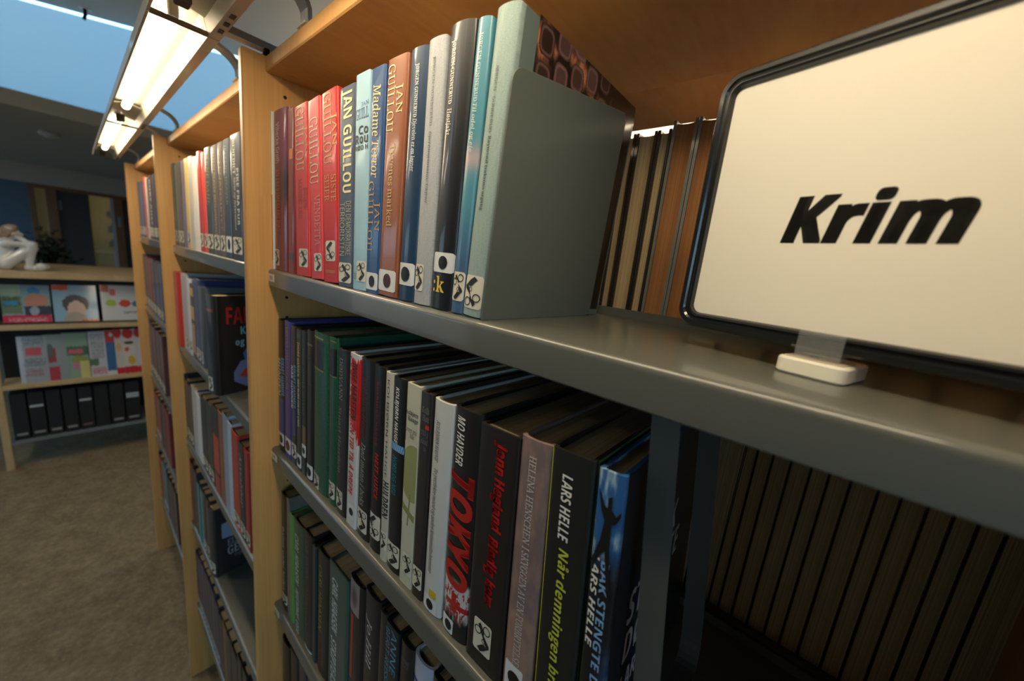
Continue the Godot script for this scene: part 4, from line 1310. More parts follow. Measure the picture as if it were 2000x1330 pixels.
func build_books() -> void:
	for q in BOOKS:
		var back: bool = q[0].begins_with("F")
		var d: float = q[7]
		var at := Vector3(q[2], q[3], q[4] - (d if back else 0.0))
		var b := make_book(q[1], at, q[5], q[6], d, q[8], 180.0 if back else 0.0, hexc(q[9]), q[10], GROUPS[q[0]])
		if q[10].has("face"):
			# stormy cover: title lines and dark figure on the front board
			var w: float = q[5]
			var x := w / 2 + 0.0006
			for l in [["BAK", 0.148, 0.176, -0.070, -0.135], ["STENGTE", 0.114, 0.142, -0.030, -0.150], ["DØRER", 0.080, 0.108, -0.030, -0.118], ["LARS HELLE", 0.050, 0.068, -0.030, -0.130]]:
				board_text(b, l[0], "sb", x, l[3], l[4], l[1], l[2], [164, 168, 170], 0.1)
			var st := begin()
			var f := [[0.10, 0.98], [0.34, 0.86], [0.47, 0.84], [0.46, 0.93], [0.60, 0.95], [0.62, 0.84], [0.80, 0.80], [0.97, 0.86], [0.97, 0.82], [0.80, 0.74], [0.66, 0.72], [0.66, 0.52], [0.84, 0.16], [0.80, 0.08], [0.70, 0.14], [0.52, 0.48], [0.36, 0.44], [0.14, 0.30], [0.04, 0.36], [0.30, 0.56], [0.40, 0.74], [0.26, 0.80]]
			var pts := PackedVector2Array()
			for v in f: pts.append(Vector2((v[0] - 0.5) * w, 0.148 + v[1] * 0.086))
			slab(st, pts, 0.0002, 0.0005)
			part("silhouette_print", st.commit(), mat("silhouette", rgb(12, 12, 14), 0.5, 0.4), b)
		if q[1].begins_with("tall pale"):
			# cobbled picture on the front board of the last top-shelf book
			var w: float = q[5]
			var st := begin()
			var x := w / 2 + 0.0007
			quad(st, Vector3(x, 0.006, -0.024), Vector3(x, 0.006, -0.2015), Vector3(x, 0.232, -0.2015), Vector3(x, 0.232, -0.024))
			var m := mat("cobble_print", Color.WHITE, 0.4, 0.5)
			m.albedo_texture = art("cobble")
			part("cover_picture", st.commit(), m, b)
	# two turned books at the ends of rows in the middle bay
	var fb := make_book("turned black book with red and blue lettering and a coloured figure on its cover", Vector3(-0.337, Y2, -0.010), 0.046, 0.236, 0.16, 0.0, 16.0, rgb(24, 24, 24), {"bulge": 0.004, "g": [0.042, 0.008, 0.1, 0.55, 0.0], "bands": [[0.198, 0.205, 0.15, 0.8, [138, 42, 34]]]}, GROUPS["B2"])
	var fx := 0.0235
	board_text(fb, "FARLIG", "sb", fx, -0.022, -0.128, 0.170, 0.210, [184, 42, 32])
	board_text(fb, "Krim", "sb", fx, -0.052, -0.098, 0.144, 0.164, [122, 176, 200])
	board_text(fb, "og humor", "sb", fx, -0.040, -0.122, 0.112, 0.134, [122, 176, 200])
	board_shape(fb, "cover_figure", fx, [[-0.034, 0.030], [-0.034, 0.052], [-0.050, 0.078], [-0.070, 0.082], [-0.100, 0.070], [-0.110, 0.030], [-0.090, 0.016], [-0.060, 0.012]], [106, 120, 168])
	board_shape(fb, "cover_figure_head", fx, [[-0.060, 0.080], [-0.056, 0.096], [-0.066, 0.112], [-0.084, 0.112], [-0.092, 0.094], [-0.086, 0.080]], [58, 108, 176])
	board_shape(fb, "cover_figure_sash", fx + 0.0002, [[-0.046, 0.040], [-0.060, 0.058], [-0.086, 0.050], [-0.104, 0.030], [-0.070, 0.034]], [176, 60, 52])
	var gb := make_book("turned black book with a blue-white picture and pale capitals on its cover", Vector3(-0.562, Y4, -0.028), 0.044, 0.236, 0.15, 0.0, 10.0, rgb(36, 36, 40), {"bulge": 0.004, "g": [0.05, 0.012, 0.1, 0.9, 0.0]}, GROUPS["B4"])
	board_shape(gb, "cover_picture", 0.0225, [[-0.020, 0.130], [-0.020, 0.180], [-0.070, 0.184], [-0.074, 0.140], [-0.050, 0.124]], [143, 160, 180])
	board_text(gb, "ELIZABETH", "fb", 0.0225, -0.034, -0.138, 0.096, 0.118, [143, 146, 150])
	board_text(gb, "GEORGE", "fb", 0.0225, -0.034, -0.130, 0.062, 0.092, [168, 171, 174])
	board_text(gb, "Dypet av alle", "f", 0.0225, -0.052, -0.124, 0.044, 0.056, [143, 146, 150])

const BOOKS := [
	["A1", "thin pamphlet with white and red spine against the maple upright", 0.0033, 1.7032, -0.036, 0.0034, 0.242, 0.135, 0, [214, 208, 196], {"bands": [[0.119, 0.0144, 0, 1, [190, 40, 30]]]}],
	["A1", "purple and dark red paperback with a fading spine, second from the maple upright", 0.0358, 1.7032, -0.036, 0.0611, 0.2391, 0.14, -0.4279, [112, 28, 48], {"t": [["Vibecke Groth", "s", 0.2212, 0.1638, 0.3, 0.55, [225, 215, 225], 0, "v"], ["EN FREDSMEGLERS DØD", "sb", 0.1541, 0.0616, 0.3, 0.55, [200, 84, 84], 0, "v"]], "g": [0.033, 0.0073, 0.02, 0.48, 0], "tex": "plum", "bulge": 0.004}],
	["A1", "narrow dark red paperback with a small orange mark on its spine", 0.0832, 1.7032, -0.036, 0.024, 0.2323, 0.14, -0.5438, [126, 22, 22], {"bands": [[0.1787, 0.1648, 0.3, 0.8, [214, 120, 30]], [0.0309, 0.0193, 0.1, 1, [40, 40, 44]]], "bulge": 0.002}],
	["A1", "worn red paperback with tall tan capitals and a pale sticker", 0.1274, 1.7032, -0.036, 0.0464, 0.2304, 0.15, 1.6008, [205, 48, 44], {"t": [["GUILLOU", "f", 0.228, 0.1453, 0.12, 0.74, [196, 176, 128], 0, "v"], ["JAN", "f", 0.2013, 0.1653, 0.78, 0.98, [200, 150, 110], 0, "v"], ["INGEN-", "f", 0.1225, 0.0932, 0.66, 0.95, [150, 64, 44], 0, "v"], ["MANNSLAND", "f", 0.1352, 0.0807, 0.26, 0.56, [150, 64, 44], 0, "v"]], "g": [0.0388, 0.0126, 0.28, 0.95, 0], "bulge": 0.0012, "soft": 1}],
	["A1", "pinkish red paperback with tan capitals, second of the three red ones", 0.1774, 1.7032, -0.036, 0.0365, 0.2297, 0.15, 3.5785, [214, 62, 66], {"t": [["GUILLOU", "f", 0.2073, 0.1243, 0.12, 0.84, [206, 186, 150], 0, "v"], ["VENDETTA", "f", 0.1103, 0.0448, 0.45, 0.93, [222, 142, 124], 0, "v"]], "g": [0.0345, 0.0105, 0.34, 0.97, 0], "bulge": 0.0012, "soft": 1}],
	["A1", "bright red paperback with an upside-down sticker, beside the slate blue one", 0.2213, 1.7032, -0.036, 0.0424, 0.2305, 0.155, 3.0796, [200, 34, 30], {"t": [["GUILLOU", "f", 0.2285, 0.146, 0.15, 0.66, [196, 160, 104], 0, "v"], ["JAN", "f", 0.2027, 0.1654, 0.64, 0.98, [214, 170, 110], 0, "v"], ["SISTE", "f", 0.1326, 0.1012, 0.6, 0.93, [206, 150, 84], 0, "v"], ["SEIER", "f", 0.1341, 0.1024, 0.16, 0.48, [206, 150, 84], 0, "v"]], "g": [0.053, 0.0271, 0.2, 0.85, 1], "bands": [[0.0159, 0.0113, 0.2, 0.8, [190, 96, 60]]], "bulge": 0.0012, "soft": 1}],
	["A1", "slate blue book with large cream capitals down its spine", 0.2616, 1.7032, -0.036, 0.037, 0.2259, 0.15, 1.2703, [72, 84, 104], {"t": [["JAN GUILLOU", "sb", 0.2233, 0.1103, 0.14, 0.84, [240, 226, 172], 0, "v"], ["DEN DEMOKRATISKE", "s", 0.1008, 0.0379, 0.52, 0.86, [182, 176, 150], 0, "v"], ["TERRORISTEN", "s", 0.1001, 0.0369, 0.1, 0.44, [182, 176, 150], 0, "v"]], "g": [0.0288, 0.0044, 0.03, 0.93, 0], "bulge": 0.0015, "soft": 1}],
	["A1", "pale sky blue book with black and blue words across its spine", 0.2961, 1.7032, -0.036, 0.0296, 0.2321, 0.16, 1.0594, [158, 196, 214], {"t": [["JAN", "f", 0.1979, 0.2029, 0.45, 0.98, [60, 96, 140], 0, "h"], ["GUILL", "f", 0.1866, 0.1969, 0.06, 0.98, [52, 84, 128], 0, "h"], ["Co", "sb", 0.1706, 0.1794, 0.3, 0.98, [30, 32, 36], 0, "h"], ["Rou", "sb", 0.1612, 0.1706, 0.04, 0.98, [30, 32, 36], 0, "h"], ["RØD H", "sb", 0.1543, 0.1596, 0.04, 0.98, [60, 62, 66], 0, "h"], ["OE", "s", 0.0121, 0.02, 0.12, 0.3, [60, 70, 90], 0, "v"]], "g": [0.0336, 0.01, 0.34, 1, 0], "bulge": 0.0012, "soft": 1}],
	["A1", "blue book with cream handwriting-like title and a white dot label", 0.3251, 1.7032, -0.036, 0.0261, 0.2305, 0.16, 0.2811, [30, 74, 128], {"t": [["Madame Terror", "fi", 0.2148, 0.1234, 0.2, 0.76, [240, 220, 150], 0.25, "v"], ["GUILLOU", "f", 0.1202, 0.0456, 0.04, 0.48, [186, 152, 92], 0, "v"], ["JAN", "f", 0.0986, 0.0682, 0.5, 0.96, [186, 152, 92], 0, "v"]], "o": [0.0229, 0.0039, 0.02, 0.98], "bulge": 0.0016}],
	["A1", "brown book with cream capitals and a white dot label", 0.356, 1.7032, -0.036, 0.0345, 0.2302, 0.16, -0.7869, [146, 84, 52], {"t": [["GUILLOU", "f", 0.2246, 0.1638, 0.06, 0.44, [240, 214, 160], 0, "v"], ["JAN", "f", 0.2054, 0.1793, 0.46, 0.86, [240, 214, 160], 0, "v"], ["Tyvenes marked", "f", 0.152, 0.0723, 0.25, 0.62, [214, 176, 110], 0, "v"]], "o": [0.0274, 0.0049, 0.02, 0.98, [70, 14, 14]], "bulge": 0.002, "lift": 0.001}],
	["A1", "glossy dark blue book with fine white lettering and white dot label", 0.3891, 1.7032, -0.036, 0.0272, 0.2298, 0.165, -0.5287, [24, 56, 86], {"t": [["JØRGEN GUNNERUD", "fb", 0.216, 0.1713, 0.45, 0.68, [226, 232, 230], 0, "v"], ["Djevelen er en løgner", "fi", 0.1704, 0.1237, 0.42, 0.7, [226, 232, 230], 0.2, "v"]], "o": [0.0375, 0.0153, 0.02, 0.98], "bulge": 0.0045, "lift": 0.001}],
	["A1", "silver grey cloth book with dark spaced lettering", 0.4169, 1.7032, -0.036, 0.0241, 0.2306, 0.165, -0.3411, [186, 188, 188], {"t": [["JØRGEN GUNNERUD", "f", 0.2158, 0.1603, 0.4, 0.58, [96, 98, 100], 0, "v"], ["Gjerningsmann: Ukjent", "fi", 0.1556, 0.0941, 0.4, 0.6, [84, 86, 88], 0.2, "v"]], "g": [0.0383, 0.0126, 0.03, 0.66, 0], "bulge": 0.003, "tex": "cloth", "lift": 0.001}],
	["A1", "thick glossy blue-black book with a red board and a dot label", 0.4453, 1.7032, -0.036, 0.0314, 0.2334, 0.17, -0.7756, [18, 30, 48], {"t": [["JØRGEN GUNNERUD", "fb", 0.2214, 0.1736, 0.22, 0.44, [235, 232, 220], 0, "v"], ["Høstjakt", "fi", 0.1705, 0.1492, 0.18, 0.46, [235, 232, 220], 0.2, "v"], [":k", "fb", 0.0151, 0.0297, 0.22, 0.72, [232, 196, 70], 0, "h"]], "o": [0.051, 0.0332, 0.12, 0.98], "bulge": 0.006, "board": [196, 26, 22], "tex": "night", "lift": 0.001}],
	["A1", "teal book with pale lettering and a pinkish patch, beside the pale cloth book", 0.4694, 1.7032, -0.036, 0.0156, 0.2286, 0.17, -1.573, [70, 130, 150], {"t": [["JØRGEN GUNNERUD", "f", 0.2179, 0.1699, 0.36, 0.66, [196, 220, 212], 0, "v"], ["Til odel og eie", "fi", 0.1688, 0.1328, 0.34, 0.68, [206, 222, 206], 0.2, "v"]], "g": [0.0359, 0.0107, 0.12, 0.97, 0], "bulge": 0.0045, "tex": "teal", "lift": 0.001}],
	["A1", "tall pale grey-green cloth book pressed against the metal bookend", 0.4895, 1.7032, -0.036, 0.0234, 0.2298, 0.2045, -2.6338, [160, 178, 172], {"t": [["JØRGEN GUNNERUD", "m", 0.1916, 0.1443, 0.36, 0.5, [64, 74, 72], 0, "v"], ["Raymond Isaksons utgang", "fb", 0.1418, 0.0865, 0.34, 0.52, [40, 46, 48], 0, "v"]], "g": [0.0343, 0.0064, 0.05, 0.95, 1], "bulge": 0.004, "tex": "cloth2", "board": [96, 112, 110], "lift": 0.001}],
	["A2", "black glossy book with blue glow and heavy white capitals, first on second shelf", 0.0218, 1.3782, -0.039, 0.0297, 0.2409, 0.19, -0.6789, [26, 24, 24], {"t": [["HUNDEN", "sb", 0.1732, 0.1052, 0.12, 0.5, [235, 232, 220], 0.1, "v"], ["RIKART HAMMER", "sb", 0.1761, 0.1072, 0.6, 0.95, [120, 170, 200], 0, "v"]], "o": [0.0346, 0.0114, 0.1, 0.9], "bands": [[0.1004, 0.0296, 0.1, 1, [26, 60, 130]]], "bulge": 0.003}],
	["A2", "blue and violet paperback between two black glossy books", 0.0539, 1.3782, -0.039, 0.0275, 0.2446, 0.19, -0.6665, [58, 64, 150], {"t": [["EKSTRA HAMMERSLAG", "s", 0.2341, 0.1273, 0.35, 0.6, [150, 140, 120], 0, "v"]], "o": [0.0375, 0.009, 0.02, 0.98, [110, 30, 30]], "bands": [[0.2342, 0.013, 0.6, 1, [64, 36, 104]]], "bulge": 0.002}],
	["A2", "black glossy book with pale blue and white capitals", 0.0817, 1.3782, -0.039, 0.021, 0.2418, 0.19, -0.1608, [22, 22, 28], {"t": [["RIKART HAMMER", "sb", 0.1776, 0.1033, 0.55, 0.95, [110, 160, 190], 0, "v"], ["NÅR HUNNEN", "sb", 0.1748, 0.1006, 0.08, 0.48, [235, 232, 220], 0.1, "v"]], "g": [0.0386, 0.0128, 0.1, 0.98, 0], "bands": [[0.0996, 0.0533, 0.4, 1, [28, 44, 110]]], "bulge": 0.002}],
	["A2", "black and olive book with yellow capitals down its spine", 0.1044, 1.3782, -0.039, 0.0199, 0.24, 0.185, 0.0381, [40, 46, 32], {"t": [["THORE HANSEN", "sb", 0.2203, 0.164, 0.3, 0.7, [204, 184, 112], 0, "v"], ["MED BLIKK FOR DET ONDE", "sb", 0.1588, 0.0777, 0.35, 0.65, [206, 206, 196], 0, "v"]], "o": [0.0281, 0.0046, 0.02, 0.98], "bands": [[0.2334, 0.2252, 0, 1, [30, 70, 44]]], "bulge": 0.002}],
	["A2", "thin black book beside the olive one, with grey lettering", 0.1247, 1.3782, -0.039, 0.0163, 0.2415, 0.185, 0.1383, [26, 26, 28], {"t": [["THORE HANSEN  VILL VEST", "s", 0.2148, 0.1054, 0.35, 0.6, [110, 112, 104], 0, "v"]], "o": [0.0542, 0.0325, 0.05, 0.98], "bands": [[0.0862, 0.0541, 0.2, 1, [120, 90, 44]]], "bulge": 0.002}],
	["A2", "brown-black book with dull gold lettering beside the green ones", 0.145, 1.3782, -0.039, 0.0222, 0.2464, 0.185, -0.0498, [34, 27, 22], {"t": [["HARALD SKJØNSBERG", "s", 0.2261, 0.1616, 0.4, 0.65, [112, 92, 56], 0, "v"]], "o": [0.0279, 0.0034, 0.02, 0.98], "bands": [[0.2268, 0.2236, 0, 1, [120, 100, 60]]], "bulge": 0.003}],
	["A2", "green leatherette book with black title panel, fuller width", 0.1846, 1.3782, -0.039, 0.0523, 0.2497, 0.195, 0.3549, [24, 84, 58], {"g": [0.0249, -0.0044, 0, 0.5, 0], "bands": [[0.2433, 0.241, 0.02, 0.7, [150, 150, 90]], [0.238, 0.197, 0.05, 0.72, [18, 20, 18]], [0.1962, 0.1939, 0.02, 0.72, [140, 130, 70]]], "bulge": 0.004, "tex": "green"}],
	["A2", "green leatherette book with black title panel, half covered by a black one", 0.2254, 1.3782, -0.039, 0.0238, 0.252, 0.195, 0.8407, [24, 84, 58], {"g": [0.0369, 0.0103, 0.02, 0.9, 0], "bands": [[0.2471, 0.2456, 0.02, 0.9, [120, 140, 80]], [0.2363, 0.1986, 0.05, 0.95, [18, 20, 18]], [0.1978, 0.1964, 0.02, 0.95, [140, 130, 70]]], "bulge": 0.004, "tex": "green"}],
	["A2", "black book with grey spaced capitals beside the green pair", 0.2543, 1.3782, -0.039, 0.0313, 0.2416, 0.195, 0.1603, [30, 30, 28], {"t": [["DØDVANN", "f", 0.2302, 0.1716, 0.22, 0.56, [150, 150, 144], 0, "v"], ["Stuart Harrison", "f", 0.1611, 0.0632, 0.22, 0.52, [140, 140, 136], 0.1, "v"]], "g": [0.0373, 0.0088, 0, 0.72, 0], "bulge": 0.003}],
	["A2", "white book with a red burst and red slanted capitals", 0.2855, 1.3782, -0.039, 0.0256, 0.2439, 0.195, -0.198, [214, 212, 208], {"t": [["INGE HARSTEN", "sb", 0.2334, 0.1563, 0.3, 0.78, [80, 14, 12], 0.15, "v"], ["EN TID TIL Å DREPE", "sb", 0.15, 0.0472, 0.22, 0.74, [206, 26, 22], 0.15, "v"]], "o": [0.0334, 0.0121, 0.25, 0.85], "bulge": 0.002, "tex": "burst"}],
	["A2", "black book with dull red and grey slanted lettering", 0.3164, 1.3782, -0.039, 0.0309, 0.2442, 0.195, 0.3008, [24, 23, 23], {"t": [["Kolbjørn Hauge", "fi", 0.2218, 0.1397, 0.25, 0.6, [120, 46, 44], 0.2, "v"], ["Død mann i boks", "fi", 0.1346, 0.0464, 0.28, 0.64, [170, 168, 160], 0.2, "v"]], "g": [0.0412, 0.0093, 0.05, 0.88, 0], "bulge": 0.003}],
	["A2", "black book with scattered red capitals, sticker upside down", 0.3462, 1.3782, -0.039, 0.0247, 0.2432, 0.195, 0.6168, [22, 19, 19], {"t": [["KOLBJØRN HAUGE", "sb", 0.2239, 0.144, 0.36, 0.56, [140, 30, 26], 0, "v"], ["HEIT JUICE", "sb", 0.135, 0.0731, 0.36, 0.74, [206, 40, 30], 0.15, "v"]], "g": [0.0517, 0.0182, 0.02, 0.98, 1], "bulge": 0.003}],
	["A2", "cream book with spaced dark capitals between two black ones", 0.368, 1.3782, -0.039, 0.015, 0.2409, 0.195, 0.9471, [206, 200, 182], {"t": [["KOLBJØRN HAUGE", "s", 0.2328, 0.1129, 0.36, 0.72, [64, 58, 50], 0, "v"], ["HULDREN", "sb", 0.1083, 0.0594, 0.3, 0.95, [40, 34, 30], 0.2, "v"]], "g": [0.0401, 0.0158, 0.05, 0.95, 0], "bulge": 0.003}],
	["A2", "black book with white slanted name, blue rope and teal title", 0.3898, 1.3782, -0.039, 0.0275, 0.2399, 0.195, 0.9167, [14, 14, 16], {"t": [["KOLBJØRN HAUGE", "sb", 0.2292, 0.164, 0.22, 0.55, [235, 232, 220], 0.15, "v"], ["NORD OG NED", "sb", 0.148, 0.0998, 0.25, 0.56, [34, 130, 140], 0.1, "v"]], "g": [0.0372, 0.0079, 0.02, 0.95, 0], "bands": [[0.1635, 0.1548, 0, 0.95, [64, 130, 190], "rope"]], "bulge": 0.003}],
	["A2", "cream book with a green engraving on its spine", 0.4171, 1.3782, -0.039, 0.0233, 0.2408, 0.2, 1.1887, [206, 202, 176], {"t": [["Kolbjørn", "fb", 0.2052, 0.2115, 0.02, 0.96, [40, 38, 30], 0, "h"], ["Hauge", "fb", 0.1986, 0.2049, 0.2, 0.96, [40, 38, 30], 0, "h"], ["Over mi", "f", 0.187, 0.1928, 0.02, 0.9, [90, 88, 70], 0, "h"], ["lik", "f", 0.1811, 0.1864, 0.4, 0.75, [90, 88, 70], 0, "h"]], "g": [0.0418, 0.0157, 0.25, 0.98, 0], "bands": [[0.1756, 0.0765, 0.02, 0.98, [150, 156, 96], "engraving"]], "bulge": 0.0015, "sun": 1}],
	["A2", "brown-black book with grey words across its spine and red dot", 0.4394, 1.3782, -0.039, 0.0175, 0.2387, 0.2, 1.2053, [44, 36, 32], {"t": [["Kolb", "fi", 0.2172, 0.2238, 0.18, 0.85, [130, 126, 120], 0.1, "h"], ["Hau", "fi", 0.2086, 0.2152, 0.25, 0.85, [130, 126, 120], 0.1, "h"], ["Til j", "fi", 0.1917, 0.1984, 0.18, 0.85, [120, 116, 110], 0.1, "h"], ["skal", "fi", 0.1838, 0.1895, 0.2, 0.85, [120, 116, 110], 0.1, "h"], ["b", "fi", 0.1765, 0.181, 0.5, 0.7, [120, 116, 110], 0.1, "h"]], "g": [0.0385, 0.0124, 0.05, 0.98, 0], "bands": [[0.2049, 0.2005, 0.55, 0.9, [190, 34, 24]]], "bulge": 0.0015}],
	["A2", "white book with small black serif lettering and yellow tag", 0.4642, 1.3782, -0.039, 0.0297, 0.2376, 0.2, 1.0659, [212, 211, 206], {"t": [["KOLBJØRN HAUGE", "fi", 0.2167, 0.1737, 0.2, 0.46, [40, 40, 42], 0.2, "v"], ["To perfekte mord og andre kriminelle historier", "fi", 0.1663, 0.0461, 0.22, 0.5, [40, 40, 42], 0.15, "v"]], "o": [0.0184, -0.0056, 0.08, 0.82], "bands": [[0.0278, 0.0195, 0.42, 0.78, [226, 180, 40]]], "bulge": 0.004}],
	["A2", "black book with huge red capitals and red splatter on white", 0.5004, 1.3782, -0.039, 0.036, 0.2402, 0.2, 1.7051, [26, 23, 22], {"t": [["MO HAYDER", "sb", 0.2328, 0.1851, 0.2, 0.5, [235, 232, 220], 0.2, "v"], ["TOKYO", "x", 0.1785, 0.0555, 0.02, 0.93, [188, 36, 26], 0.2, "v"]], "o": [0.0176, -0.0096, 0.06, 0.55], "bulge": 0.0045, "tex": "splat"}],
	["A2", "thick black book with dripping red lettering", 0.5437, 1.3782, -0.039, 0.0445, 0.2368, 0.2, 2.2917, [30, 22, 20], {"t": [["Jonn Hegland", "x", 0.2273, 0.1447, 0.4, 0.76, [196, 24, 18], 0.12, "v"], ["Blodig kors", "x", 0.1386, 0.0691, 0.36, 0.72, [196, 24, 18], 0.12, "v"]], "g": [0.0492, 0.0156, 0.22, 0.72, 0], "bulge": 0.0015}],
	["A2", "mauve-brown book with thin white capitals", 0.5834, 1.3782, -0.039, 0.0302, 0.2429, 0.2, 2.7084, [134, 112, 104], {"t": [["HELENA HENSCHEN", "f", 0.2295, 0.1543, 0.36, 0.58, [206, 200, 196], 0, "v"], ["I SKYGGEN AV EN FORBRYTELSE", "f", 0.1513, 0.0383, 0.36, 0.6, [204, 198, 200], 0, "v"]], "o": [0.0367, 0.0102, 0.1, 0.75], "bulge": 0.003, "tex": "mauve"}],
	["A2", "black book with white and yellow-green lettering and green board", 0.6212, 1.3782, -0.039, 0.0349, 0.246, 0.2, 3.7902, [26, 26, 24], {"t": [["LARS HELLE", "sb", 0.2286, 0.1769, 0.3, 0.55, [235, 232, 220], 0.12, "v"], ["Når demningen brister", "sb", 0.1702, 0.0273, 0.28, 0.64, [196, 200, 70], 0.12, "v"]], "bands": [[0.2494, 0.024, 0, 0.03, [186, 190, 60]]], "bulge": 0.0015, "board": [70, 104, 66]}],
	["A2", "black and blue stormy book with a leaping silhouette, last before the hanging bookend", 0.6522, 1.3782, -0.039, 0.0193, 0.2464, 0.2, 3.9823, [18, 22, 34], {"t": [["LARS HELLE", "sb", 0.1844, 0.1117, 0.1, 0.36, [235, 232, 220], 0.2, "v"], ["BAK STENGTE DØRER", "sb", 0.1818, 0.0483, 0.42, 0.76, [130, 170, 214], 0.05, "v"]], "bulge": 0.0015, "tex": "storm", "board": [20, 24, 34], "face": 1}],
	["A3", "dark brown book with a vertical white title, first on third shelf", 0.0282, 1.0381, -0.039, 0.03, 0.2522, 0.17, -0.0253, [34, 28, 26], {"t": [["Damer under huden", "sb", 0.1834, 0.0433, 0.35, 0.65, [190, 190, 186], 0, "v"]], "g": [0.0354, 0.0138, 0.2, 0.95, 0], "bulge": 0.003}],
	["A3", "thin greyish book squeezed beside the light green one", 0.051, 1.0381, -0.039, 0.0117, 0.2579, 0.17, -0.0129, [120, 110, 100], {"bulge": 0.001}],
	["A3", "light green book with pale boards", 0.066, 1.0381, -0.039, 0.0177, 0.2313, 0.18, -0, [96, 150, 70], {"o": [-0.0057, -0.0249, 0.1, 0.9], "bulge": 0.002, "board": [110, 160, 84]}],
	["A3", "grey-green book with condensed pale capitals", 0.0995, 1.0381, -0.039, 0.048, 0.2324, 0.165, -0, [60, 82, 62], {"t": [["CARL HIAASEN", "sb", 0.2072, 0.1057, 0.2, 0.58, [196, 200, 186], 0.2, "v"], ["HJEMME VERST", "sb", 0.0946, -0.0197, 0.2, 0.58, [190, 194, 180], 0.2, "v"]], "bulge": 0.004}],
	["A3", "black book with faint grey capitals beside grey-green one", 0.1419, 1.0381, -0.039, 0.0333, 0.2387, 0.165, -0, [30, 28, 28], {"t": [["CARL HIAASEN", "s", 0.2227, 0.1497, 0.3, 0.6, [96, 94, 92], 0, "v"], ["UTRYDDET", "s", 0.1288, 0.0316, 0.3, 0.6, [90, 60, 60], 0, "v"]], "o": [0.0051, -0.0176, 0.02, 0.98], "bulge": 0.003}],
	["A3", "thin dark teal book beside the olive lettered one", 0.1675, 1.0381, -0.039, 0.0146, 0.23, 0.165, -0, [34, 52, 56], {"o": [-0.0029, -0.0242, 0.02, 0.98], "bulge": 0.002}],
	["A3", "dark brown book with olive yellow capitals", 0.199, 1.0381, -0.039, 0.0471, 0.2372, 0.165, -0, [36, 28, 24], {"t": [["CARL HIAASEN", "s", 0.2117, 0.0874, 0.25, 0.5, [150, 150, 70], 0, "v"], ["REGNSKYGGE", "s", 0.0749, -0.0064, 0.25, 0.5, [120, 50, 40], 0, "v"]], "bulge": 0.005}],
	["A3", "wide grey-green book with bold white slanted capitals", 0.2542, 1.0381, -0.039, 0.06, 0.246, 0.165, -0, [62, 88, 76], {"t": [["CARL HIAASEN", "sb", 0.2232, 0.1266, 0.2, 0.5, [206, 210, 200], 0.2, "v"], ["STRIPTEASE", "sb", 0.1149, 0.0149, 0.18, 0.48, [206, 210, 200], 0.2, "v"]], "bulge": 0.0015}],
	["A3", "black book with a small grey picture at the head of its spine", 0.307, 1.0381, -0.039, 0.0405, 0.263, 0.165, -0, [28, 25, 25], {"bands": [[0.2652, 0.2101, 0.05, 0.75, [150, 140, 140], "photo"], [0.2048, 0.0925, 0.2, 0.4, [170, 40, 30]]], "bulge": 0.004}],
	["A3", "charcoal book with white script lettering", 0.3481, 1.0381, -0.039, 0.0383, 0.2725, 0.165, -0, [38, 32, 34], {"t": [["Jo Hill", "fi", 0.2364, 0.156, 0.2, 0.62, [214, 212, 208], 0.3, "v"]], "bulge": 0.004}],
	["A3", "thin brown book beside the charcoal one with script lettering", 0.376, 1.0381, -0.039, 0.0145, 0.2683, 0.165, -0, [66, 52, 44], {"bulge": 0.003}],
	["A3", "black book with pale blue capitals under a torn wrapper", 0.3987, 1.0381, -0.039, 0.0289, 0.2654, 0.165, -0, [24, 28, 32], {"t": [["ANNE", "s", 0.2609, 0.197, 0.46, 0.86, [90, 160, 190], 0, "v"], ["BERIT REISS-ANDERSEN", "s", 0.2571, 0.0975, 0.05, 0.36, [100, 150, 176], 0, "v"]], "bulge": 0.002}],
	["A3", "dark brown book with faint lettering beside the white one", 0.4279, 1.0381, -0.039, 0.0257, 0.2642, 0.165, -0, [38, 32, 30], {"t": [["ANNE", "s", 0.2373, 0.2434, 0.2, 0.8, [100, 96, 92], 0, "h"], ["HOLT", "s", 0.2313, 0.2358, 0.25, 0.75, [100, 96, 92], 0, "h"]], "bulge": 0.004}],
	["A3", "white and pale blue book with navy lettering, last in view", 0.4582, 1.0381, -0.039, 0.0349, 0.2676, 0.17, -0, [196, 200, 214], {"t": [["DEN", "fb", 0.2401, 0.1812, 0.1, 0.5, [40, 40, 120], 0, "v"]], "bulge": 0.006, "board": [120, 150, 200]}],
	["A3", "black book behind the white and blue one", 0.4876, 1.0381, -0.039, 0.0201, 0.2702, 0.165, -0.0196, [24, 22, 22], {"bulge": 0.003}],
	["A4", "dark book, first on the fourth shelf", 0.0294, 0.703, -0.039, 0.0424, 0.2529, 0.165, -0, [30, 26, 24], {"bulge": 0.004}],
	["A4", "black book, second on the fourth shelf", 0.0728, 0.703, -0.039, 0.0402, 0.2684, 0.165, -0.0107, [34, 30, 30], {"bulge": 0.004}],
	["A4", "navy grey book, third on the fourth shelf", 0.1146, 0.703, -0.039, 0.0396, 0.2827, 0.165, -0, [40, 46, 60], {"bulge": 0.004}],
	["A4", "blue-black book, fourth on the fourth shelf", 0.1554, 0.703, -0.039, 0.0386, 0.3009, 0.165, -0, [36, 40, 50], {"bulge": 0.004}],
	["B1", "dark green book at the head of the middle bay top row", -0.8692, 1.7032, -0.034, 0.0439, 0.2413, 0.16, 0, [46, 70, 63], {"t": [["DAVID BALDACCI", "s", 0.195, 0.0759, 0.3, 0.6, [140, 150, 130], 0, "v"]], "g": [0.045, 0.012, 0.08, 0.92, 0]}],
